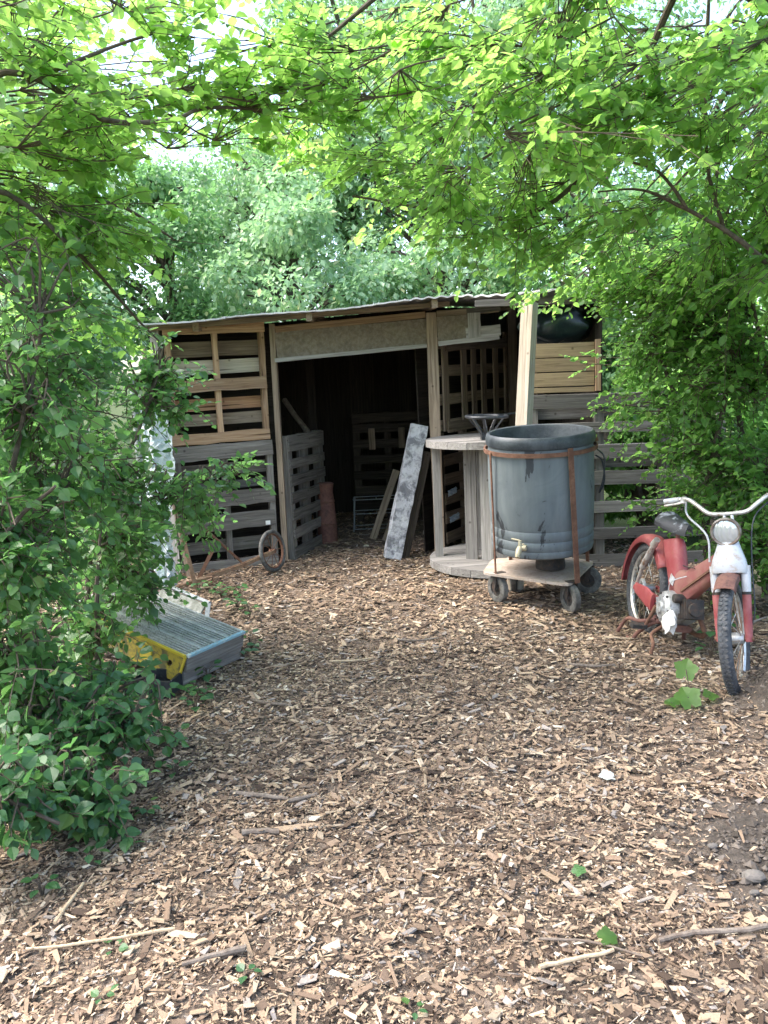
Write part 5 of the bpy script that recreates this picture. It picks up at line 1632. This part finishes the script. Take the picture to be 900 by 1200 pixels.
shrub('shade_shrub', (-1.75, 3.2), 'leaf_shade', 'tall dark green shrub standing in front of the ribbed platform', [
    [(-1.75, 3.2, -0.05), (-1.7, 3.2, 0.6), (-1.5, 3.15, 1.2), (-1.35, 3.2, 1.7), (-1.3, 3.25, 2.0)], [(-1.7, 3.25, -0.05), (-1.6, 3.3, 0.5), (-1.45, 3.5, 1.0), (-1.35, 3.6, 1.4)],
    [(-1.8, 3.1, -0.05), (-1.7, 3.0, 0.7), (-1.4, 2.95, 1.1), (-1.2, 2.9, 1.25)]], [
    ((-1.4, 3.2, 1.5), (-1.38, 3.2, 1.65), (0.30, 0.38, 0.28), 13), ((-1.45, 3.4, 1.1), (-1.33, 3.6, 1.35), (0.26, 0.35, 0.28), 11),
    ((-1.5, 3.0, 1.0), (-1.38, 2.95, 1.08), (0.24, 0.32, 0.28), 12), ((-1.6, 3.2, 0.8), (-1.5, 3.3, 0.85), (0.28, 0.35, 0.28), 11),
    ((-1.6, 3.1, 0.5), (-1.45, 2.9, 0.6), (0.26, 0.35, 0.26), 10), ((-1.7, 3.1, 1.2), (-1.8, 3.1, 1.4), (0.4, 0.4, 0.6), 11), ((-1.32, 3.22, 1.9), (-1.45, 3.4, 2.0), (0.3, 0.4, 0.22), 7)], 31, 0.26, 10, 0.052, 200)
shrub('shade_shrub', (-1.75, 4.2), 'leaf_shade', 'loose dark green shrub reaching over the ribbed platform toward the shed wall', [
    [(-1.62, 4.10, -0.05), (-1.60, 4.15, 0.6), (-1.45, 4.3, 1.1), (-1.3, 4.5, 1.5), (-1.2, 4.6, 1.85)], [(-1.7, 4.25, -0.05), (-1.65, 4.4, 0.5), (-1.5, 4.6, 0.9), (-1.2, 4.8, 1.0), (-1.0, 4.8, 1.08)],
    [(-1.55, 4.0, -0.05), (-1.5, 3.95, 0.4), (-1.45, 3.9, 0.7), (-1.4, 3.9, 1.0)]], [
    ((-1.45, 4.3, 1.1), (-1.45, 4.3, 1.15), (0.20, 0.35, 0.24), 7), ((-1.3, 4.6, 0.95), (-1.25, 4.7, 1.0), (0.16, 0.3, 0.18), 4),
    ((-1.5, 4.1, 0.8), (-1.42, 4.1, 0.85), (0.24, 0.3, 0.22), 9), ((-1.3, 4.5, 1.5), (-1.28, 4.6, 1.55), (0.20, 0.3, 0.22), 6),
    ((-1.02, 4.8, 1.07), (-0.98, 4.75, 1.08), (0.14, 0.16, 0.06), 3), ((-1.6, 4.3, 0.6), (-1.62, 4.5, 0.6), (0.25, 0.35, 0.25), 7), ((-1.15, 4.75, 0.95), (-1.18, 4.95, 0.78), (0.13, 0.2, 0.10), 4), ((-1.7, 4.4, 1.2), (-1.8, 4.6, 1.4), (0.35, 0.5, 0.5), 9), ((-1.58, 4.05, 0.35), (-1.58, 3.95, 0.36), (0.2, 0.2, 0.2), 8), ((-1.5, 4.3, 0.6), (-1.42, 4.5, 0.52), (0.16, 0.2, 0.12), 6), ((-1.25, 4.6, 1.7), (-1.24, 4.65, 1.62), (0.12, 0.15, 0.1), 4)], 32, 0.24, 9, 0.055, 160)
shrub('shade_shrub', (-2.5, 5.2), 'leaf_right', 'bushy green shrub growing beside the steel pole left of the shed', [
    [(-2.5, 5.2, -0.05), (-2.45, 5.2, 0.7), (-2.3, 5.3, 1.5), (-2.2, 5.3, 2.2)], [(-2.6, 5.3, -0.05), (-2.7, 5.3, 0.8), (-2.6, 5.2, 1.6)]], [
    ((-2.4, 5.2, 1.2), (-2.3, 5.3, 1.5), (0.38, 0.45, 0.45), 12), ((-2.3, 5.3, 1.8), (-2.2, 5.4, 2.1), (0.4, 0.45, 0.35), 10),
    ((-2.5, 5.2, 0.6), (-2.45, 5.2, 0.7), (0.4, 0.45, 0.4), 10), ((-2.6, 5.3, 1.5), (-2.9, 5.3, 1.6), (0.5, 0.5, 0.7), 12)], 33, 0.28, 10, 0.055, 0)
# low bramble at the path edge
shrub('bramble', (-1.32, 2.6), 'leaf_ground', 'low leafy bramble spreading onto the wood chips at the path edge', [
    [(-1.45, 2.6, -0.03), (-1.35, 2.6, 0.22), (-1.15, 2.6, 0.25), (-0.95, 2.65, 0.12)], [(-1.4, 2.75, -0.03), (-1.3, 2.85, 0.3), (-1.12, 3.0, 0.33), (-0.95, 3.1, 0.22)],
    [(-1.5, 2.5, -0.03), (-1.4, 2.4, 0.3), (-1.25, 2.35, 0.32), (-1.1, 2.4, 0.2)]], [
    ((-1.25, 2.6, 0.2), (-1.18, 2.6, 0.22), (0.20, 0.22, 0.13), 13), ((-1.25, 2.9, 0.28), (-1.17, 2.95, 0.30), (0.20, 0.22, 0.13), 12),
    ((-1.35, 2.4, 0.25), (-1.3, 2.35, 0.28), (0.2, 0.2, 0.15), 11), ((-1.05, 2.62, 0.16), (-1.0, 2.62, 0.12), (0.12, 0.12, 0.05), 5),
    ((-1.05, 3.0, 0.28), (-1.0, 3.02, 0.26), (0.12, 0.12, 0.06), 5), ((-1.4, 2.9, 0.3), (-1.42, 3.1, 0.35), (0.25, 0.3, 0.2), 11), ((-1.3, 3.3, 0.25), (-1.25, 3.45, 0.22), (0.2, 0.25, 0.16), 10)],
    34, 0.13, 7, 0.056, 260, 'bramble', 4, lambda P: P[:, 2] > 0.012, 0.15)


# --- woodland behind the shed
def far_tree(name, x, y, h, cw, zlow, seed, mat, label, nclump=46, nleaf=270, size=0.108):
    r = np.random.default_rng(seed)
    z0 = gz1(x, y)
    root = empty(name, (x, y, z0), 0, label, 'tree', 'trees of the wood behind the shed')
    loc = np.array([x, y, z0])
    tr = MB()
    lean = r.normal(0, 0.05, 2)
    top = np.array([lean[0] * h, lean[1] * h, h * 0.9])
    tr.tube(smooth_path([(0, 0, -0.2), (top[0] * .3 + r.normal(0, .1), top[1] * .3, h * .3), (top[0] * .7, top[1] * .7 + r.normal(0, .1), h * .65), tuple(top)], 4), [0.2 - 0.17 * i / 12 for i in range(13)], 8)
    Ps, Ds, Ns, Ss = [], [], [], []
    zc, rz = (zlow + h) / 2, (h - zlow) / 2
    for i in range(nclump):
        u = nrm(r.normal(0, 1, 3))
        u[1] = -abs(u[1]) * 0.9 if r.uniform() < 0.7 else u[1]
        c = np.array([lean[0] * zc, lean[1] * zc, zc]) + u * np.array([cw, cw, rz]) * r.uniform(0.45, 0.95)
        s0 = np.array([top[0] * .5, top[1] * .5, max(c[2] - 0.7, h * 0.15)])
        mid = (s0 + c) / 2 + np.array([0, 0, 0.25])
        tr.tube(smooth_path([s0, mid, c], 3), [0.05, 0.045, 0.04, 0.033, 0.027, 0.02, 0.012], 5, cap=False)
        rad = np.array([1, 1, 0.72]) * cw * r.uniform(0.17, 0.36)
        n = int(nleaf * r.uniform(0.7, 1.3))
        v = nrm(r.normal(0, 1, (n, 3)))
        rr = r.uniform(0.3, 1.0, (n, 1)) ** 0.5
        P = c + v * rad * rr * (1 + 0.18 * np.sin(5 * v[:, :1] * 3 + i))
        Nn = nrm(v * 0.6 + np.array([0, 0, 0.7]) + r.normal(0, 0.45, (n, 3)))
        D = nrm(v * 0.7 + np.array([0, 0, -0.45]) + r.normal(0, 0.5, (n, 3)))
        Nn = nrm(Nn - D * np.sum(Nn * D, 1, keepdims=True))
        Ps.append(P); Ds.append(D); Ns.append(Nn); Ss.append(size * r.uniform(0.6, 1.3, n))
    o_ = tr.build('trunk', 'bark', root, True, world=False)
    leaf_obj(root, np.concatenate(Ps), np.concatenate(Ds), np.concatenate(Ns), np.concatenate(Ss), mat, r, FAR_T, FAR_F)


FT = [('willow_tree', -1.2, 13.2, 4.9, 1.7, 1.0, 51, 'leaf_far', 'pale round-headed tree just behind the shed roof, above the doorway'),  # pale wood trees, the haze put into their leaf colour
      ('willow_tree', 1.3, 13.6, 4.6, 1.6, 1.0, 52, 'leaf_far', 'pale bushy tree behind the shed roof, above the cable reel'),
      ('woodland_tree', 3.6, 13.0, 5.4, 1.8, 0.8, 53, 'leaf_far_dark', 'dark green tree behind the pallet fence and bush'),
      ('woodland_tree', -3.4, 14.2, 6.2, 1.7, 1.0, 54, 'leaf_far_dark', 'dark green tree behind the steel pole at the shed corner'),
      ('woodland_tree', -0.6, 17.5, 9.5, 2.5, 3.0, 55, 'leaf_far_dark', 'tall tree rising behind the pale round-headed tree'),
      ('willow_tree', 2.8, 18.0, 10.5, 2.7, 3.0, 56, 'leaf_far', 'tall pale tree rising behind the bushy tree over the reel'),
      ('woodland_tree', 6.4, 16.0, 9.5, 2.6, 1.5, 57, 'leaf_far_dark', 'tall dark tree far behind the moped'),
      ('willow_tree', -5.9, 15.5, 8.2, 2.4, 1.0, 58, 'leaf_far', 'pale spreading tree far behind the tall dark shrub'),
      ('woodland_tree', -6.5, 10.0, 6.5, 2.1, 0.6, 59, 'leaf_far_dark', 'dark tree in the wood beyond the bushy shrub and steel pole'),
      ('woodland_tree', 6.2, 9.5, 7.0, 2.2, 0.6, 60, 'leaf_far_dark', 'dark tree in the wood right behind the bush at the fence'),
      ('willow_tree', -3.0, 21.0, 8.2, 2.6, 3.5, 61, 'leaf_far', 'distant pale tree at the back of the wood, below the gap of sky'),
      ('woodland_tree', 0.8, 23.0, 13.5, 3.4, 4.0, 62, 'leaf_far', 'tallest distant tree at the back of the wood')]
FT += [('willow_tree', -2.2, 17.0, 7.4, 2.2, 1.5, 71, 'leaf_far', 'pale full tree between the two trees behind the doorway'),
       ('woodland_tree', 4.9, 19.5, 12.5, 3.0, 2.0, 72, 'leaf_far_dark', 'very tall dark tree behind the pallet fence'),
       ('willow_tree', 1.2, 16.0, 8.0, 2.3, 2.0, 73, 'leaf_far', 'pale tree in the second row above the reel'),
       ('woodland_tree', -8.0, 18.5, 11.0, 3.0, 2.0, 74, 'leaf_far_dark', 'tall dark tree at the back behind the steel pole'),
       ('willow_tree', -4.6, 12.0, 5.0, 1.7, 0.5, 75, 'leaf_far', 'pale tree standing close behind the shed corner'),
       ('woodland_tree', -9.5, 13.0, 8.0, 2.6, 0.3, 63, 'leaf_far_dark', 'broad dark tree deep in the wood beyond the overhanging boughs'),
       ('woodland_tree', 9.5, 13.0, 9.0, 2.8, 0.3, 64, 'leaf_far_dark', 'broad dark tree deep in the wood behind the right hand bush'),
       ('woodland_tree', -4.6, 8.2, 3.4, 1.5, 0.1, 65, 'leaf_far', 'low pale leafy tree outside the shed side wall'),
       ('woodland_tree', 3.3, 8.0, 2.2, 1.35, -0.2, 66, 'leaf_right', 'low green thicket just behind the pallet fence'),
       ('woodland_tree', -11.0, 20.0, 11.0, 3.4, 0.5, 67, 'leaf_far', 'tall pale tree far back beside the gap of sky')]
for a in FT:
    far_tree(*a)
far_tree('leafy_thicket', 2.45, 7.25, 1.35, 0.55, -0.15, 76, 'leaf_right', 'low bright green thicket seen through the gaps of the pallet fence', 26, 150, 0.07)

# --- small plants on the ground
def weed(x, y, n, size, mat, label, seed, name='weed', hgt=0.06, group=None):
    r = np.random.default_rng(seed)
    z = gz1(x, y) + 0.008
    root = empty(name, (x, y, z), 0, label, 'plant', group)
    um = leaf_unit(mat)
    st = MB()
    for i in range(n):
        a = 2.4 * i + r.uniform(-.3, .3)
        up_ = hgt * r.uniform(0.5, 1.6)
        rad = size * r.uniform(0.3, 0.9)
        b = Vector((rad * math.cos(a), rad * math.sin(a), up_))
        st.tube([(0, 0, -0.01), (b.x * .4, b.y * .4, up_ * .8), tuple(b)], [0.003, 0.0022, 0.0015], 4)
        d = Vector((math.cos(a), math.sin(a), r.uniform(-0.3, 0.3))).normalized()
        n_ = (Z + Vector(r.normal(0, 0.25, 3)))
        n_ = (n_ - d * n_.dot(d)).normalized()
        y_ = n_.cross(d)
        sc = size * r.uniform(0.7, 1.2)
        o_ = bpy.data.objects.new('leaf', um)
        col.objects.link(o_)
        o_.parent = root
        o_.matrix_basis = Matrix(((d.x * sc, y_.x * sc, n_.x * sc, b.x), (d.y * sc, y_.y * sc, n_.y * sc, b.y), (d.z * sc, y_.z * sc, n_.z * sc, b.z), (0, 0, 0, 1)))
    st.build('stem', 'twig_bark', root, True, world=False)


for k, (x, y, n, s_) in enumerate([(-1.10, 5.62, 11, .06), (-0.98, 5.42, 10, .055), (-1.28, 5.95, 12, .055), (-1.36, 6.08, 10, .05), (-1.14, 5.95, 8, .05), (-0.86, 4.75, 10, .05), (-0.88, 4.55, 9, .05), (-1.0, 3.95, 11, .055), (-0.98, 3.75, 8, .05), (-1.5, 6.15, 9, .05), (-1.02, 4.22, 8, 0.06)]):
    lab = ['weed sprouting just past the legs of the step frame', 'low weed between step frame and ribbed platform corner', 'many-leaved weed under the rusty cultivator beam', 'weed at the foot of the rusty cultivator upright',
           'sparse weed on the chips before the cultivator beam', 'weed pressed against the far end of the platform side boards', 'weed beside the middle of the platform side boards', 'weed below the yellow side plate beside the dark crate',
           'smaller weed on the chips just off the dark crate', 'weed at the drag hook of the cultivator', 'weed under the yellow corner of the ribbed platform'][k]
    weed(x, y, n, s_, 'leaf_ground', lab, 200 + k, 'weed', 0.055, 'weeds by the cultivator' if y > 5.3 else 'weeds along the platform')
for k, (x, y, n, s_, lab) in enumerate([(-1.02, 2.42, 7, .04, 'small weed under the nearest bramble shoots'), (-0.93, 2.72, 6, .035, 'small weed beneath the bramble tips'), (-0.90, 3.05, 7, .04, 'small weed on the chips just beyond the bramble tips'),
                                        (-0.98, 3.38, 8, .045, 'weed between the bramble and the dark crate'), (-1.12, 2.27, 6, .04, 'weed at the end of the bramble beside the pale splinter')]):
    weed(x, y, n, s_, 'leaf_ground', lab, 260 + k, 'weed', 0.04, 'weeds along the bramble')
for k, (x, y) in enumerate([(-0.82, 2.02), (-0.78, 1.83), (-0.42, 1.9), (0.02, 1.78)]):
    weed(x, y, 4, 0.028, 'leaf_ground', ['tiny seedling by the long thin pale stick', 'tiny seedling in the chips apart from any stick', 'tiny seedling next to the dark thick twig', 'tiny seedling on open chips between twig and split stick'][k], 230 + k, 'seedling', 0.012, 'seedlings in the mulch')
for k, (x, y, n) in enumerate([(1.98, 4.35, 12), (2.12, 4.0, 11), (1.75, 4.15, 8)]):
    weed(x, y, n, 0.065, 'leaf_ground', ['leafy weed behind the moped front fork at the bush foot', 'leafy weed between the soil heap and the bush', 'short weed under the moped behind its front wheel'][k], 240 + k, 'weed', 0.11, 'weeds beside the moped')


def lobed_leaf(name, c, size, nvec, rot, mat):
    pts = []
    n = 30
    for k in range(n):
        a = 2 * math.pi * k / n
        r_ = 0.5 * (1 + 0.13 * math.cos(5 * a) + 0.04 * math.cos(15 * a)) * (0.72 if abs(a - math.pi) < 0.15 else 1)
        pts.append((r_ * math.cos(a), r_ * math.sin(a)))
    V = [(0, 0, -0.03)] + [(x * size, y * size, 0.16 * size * (abs(y) * 1.6) - 0.3 * size * x * x + 0.015 * size * math.sin(9 * x + 7 * y)) for x, y in pts]
    q = Vector(nvec).to_track_quat('Z', 'Y').to_matrix() @ Matrix.Rotation(rot, 3, 'Z')
    V[0] = (0, 0, -0.02 * size)
    mb = MB().add([Vector(c) + q @ Vector(v) for v in V], [(0, 1 + k, 1 + (k + 1) % n) for k in range(n)])
    return mb


spx = empty('broadleaf_seedling', (1.42, 3.62, 0), 0, 'young plant with broad lobed leaves in front of the moped', 'plant')
for c, s_, nv, ro in [((1.43, 3.68, 0.135), 0.105, (-0.25, -0.75, 0.5), 1.4), ((1.38, 3.52, 0.06), 0.115, (-0.15, -0.6, 0.75), 1.9), ((1.50, 3.56, 0.05), 0.075, (0.2, -0.3, 0.9), 0.3), ((1.31, 3.54, 0.03), 0.07, (-0.1, -0.2, 1), 2.6)]:
    lobed_leaf('leaf', c, s_, nv, ro, 'leaf_right').build('leaf', 'leaf_right', spx, True)
    MB().tube(smooth_path([(1.42, 3.60, 0), (1.42, 3.62, c[2] * 0.6), c], 3), 0.0025, 5).build('stem', 'twig_bark', spx, True)

# --- sticks, stones and fallen leaves lying on the mulch
def stick(pts, r0, r1, mat, label):
    pth = smooth_path([(x, y, gz1(x, y) + 0.014 + dz) for x, y, dz in pts], 4)
    k = len(pth)
    rr = [(r0 + (r1 - r0) * i / (k - 1)) * random.uniform(0.88, 1.1) for i in range(k)]
    pth = [q + Vector((random.uniform(-1, 1), random.uniform(-1, 1), random.uniform(-.3, 1))) * r0 * 0.25 for q in pth]
    o_ = MB().tube(pth, rr, 8).build('stick', mat, smooth=True)
    tag(o_, label, 'stick')


stick([(-0.65, 2.905, .004), (-0.53, 2.88, .006), (-0.42, 2.855, .004)], 0.009, 0.008, 'dead_wood', 'straight grey stick lying on the chips near the bramble tip')
stick([(-0.42, 2.83, .004), (-0.36, 2.85, .008), (-0.31, 2.87, .006)], 0.010, 0.006, 'dead_wood', 'short dark stick end to end with the straight grey stick')
stick([(-0.55, 2.585, .006), (-0.48, 2.60, .006), (-0.42, 2.60, .006)], 0.012, 0.010, 'dead_wood', 'thick short brown stick between the grey stick and the near chips')
stick([(0.36, 1.905, .008), (0.46, 1.925, .006), (0.57, 1.94, .008)], 0.007, 0.005, 'pale_stick', 'pale split stick beside the fallen green leaf')
stick([(0.38, 2.02, .008), (0.52, 1.98, .01), (0.66, 1.90, .006)], 0.004, 0.003, 'dead_wood', 'thin brown twig crossing the pale split stick')
stick([(0.70, 1.965, .006), (0.80, 1.985, .008), (0.92, 1.98, .012), (1.06, 2.0, .012)], 0.007, 0.008, 'dead_wood', 'long brown stick reaching from the bare soil over the chips')
stick([(-0.60, 1.93, .008), (-0.52, 1.96, .010), (-0.44, 1.99, .010)], 0.006, 0.010, 'dead_wood', 'dark thick twig lying in the chips among seedlings')
stick([(-1.06, 2.02, .006), (-0.94, 2.03, .008), (-0.78, 2.06, .008), (-0.66, 2.09, .006)], 0.004, 0.005, 'pale_stick', 'long thin pale stick lying below the bramble')
stick([(-1.02, 2.12, .005), (-1.01, 2.20, .006), (-1.0, 2.30, .006)], 0.006, 0.005, 'pale_stick', 'upright-lying pale splinter near the long thin stick')
stick([(-0.72, 3.85, .006), (-0.62, 3.78, .008), (-0.50, 3.74, .006)], 0.008, 0.006, 'dead_wood', 'brown stick on the chips beside the ribbed platform')
stick([(0.95, 4.1, .006), (1.08, 4.05, .01), (1.2, 4.07, .006)], 0.009, 0.007, 'dead_wood', 'crooked brown stick between the trolley and the young plant')
stick([(0.05, 4.7, .006), (0.18, 4.66, .01), (0.30, 4.69, .006)], 0.007, 0.005, 'dead_wood', 'dark stick on the open chips before the cable reel')
stick([(-0.35, 4.35, .006), (-0.22, 4.33, .008), (-0.10, 4.36, .006)], 0.006, 0.005, 'pale_stick', 'pale stick on the open chips before the doorway')
stick([(1.75, 3.75, 0.25), (1.95, 3.9, 0.28), (2.2, 4.0, 0.3)], 0.005, 0.004, 'dead_wood', 'bare twig poking out beside the front fork over the soil heap')


def stone(x, y, s_, label, seed):
    r = np.random.default_rng(seed)
    P = []
    for i in range(8):
        ph = math.pi * i / 7
        P.append([Vector((x + s_ * math.sin(ph) * math.cos(2 * math.pi * (j % 10) / 10) * r.uniform(0.85, 1.12), y + s_ * 0.7 * math.sin(ph) * math.sin(2 * math.pi * (j % 10) / 10) * r.uniform(0.85, 1.12), gz1(x, y) + 0.006 + s_ * 0.35 + s_ * 0.5 * math.cos(ph))) for j in range(10)])
        P[-1].append(P[-1][0])
    o_ = MB().grid(P).build('stone', 'stone', smooth=False)
    tag(o_, label, 'stone')


stone(1.07, 2.20, 0.036, 'rounded brown-grey stone on the bare soil, the largest there', 1)
stone(1.045, 2.14, 0.016, 'small flat stone touching the larger stone on bare soil', 2)
stone(1.03, 2.40, 0.018, 'little grey pebble on bare soil away from the larger stone', 3)
for k, (x, y, s_, nv, mt, lab) in enumerate([(0.565, 1.985, 0.055, (0.1, -0.3, 1), 'leaf_right', 'fresh green fallen leaf lying by the pale split stick'),
                                             (0.565, 2.30, 0.045, (-0.2, -0.2, 1), 'leaf_ground', 'dull green fallen leaf curled on the chips'),
                                             (0.825, 2.90, 0.06, (0.1, -0.2, 1), 'pale_leaf', 'whitish dried leaf lying flat on the chips')]):
    o_ = lobed_leaf('fallen_leaf', (x, y, gz1(x, y) + 0.03), s_, nv, k * 1.3, mt).build('fallen_leaf', mt, smooth=True)
    tag(o_, lab, 'leaf')
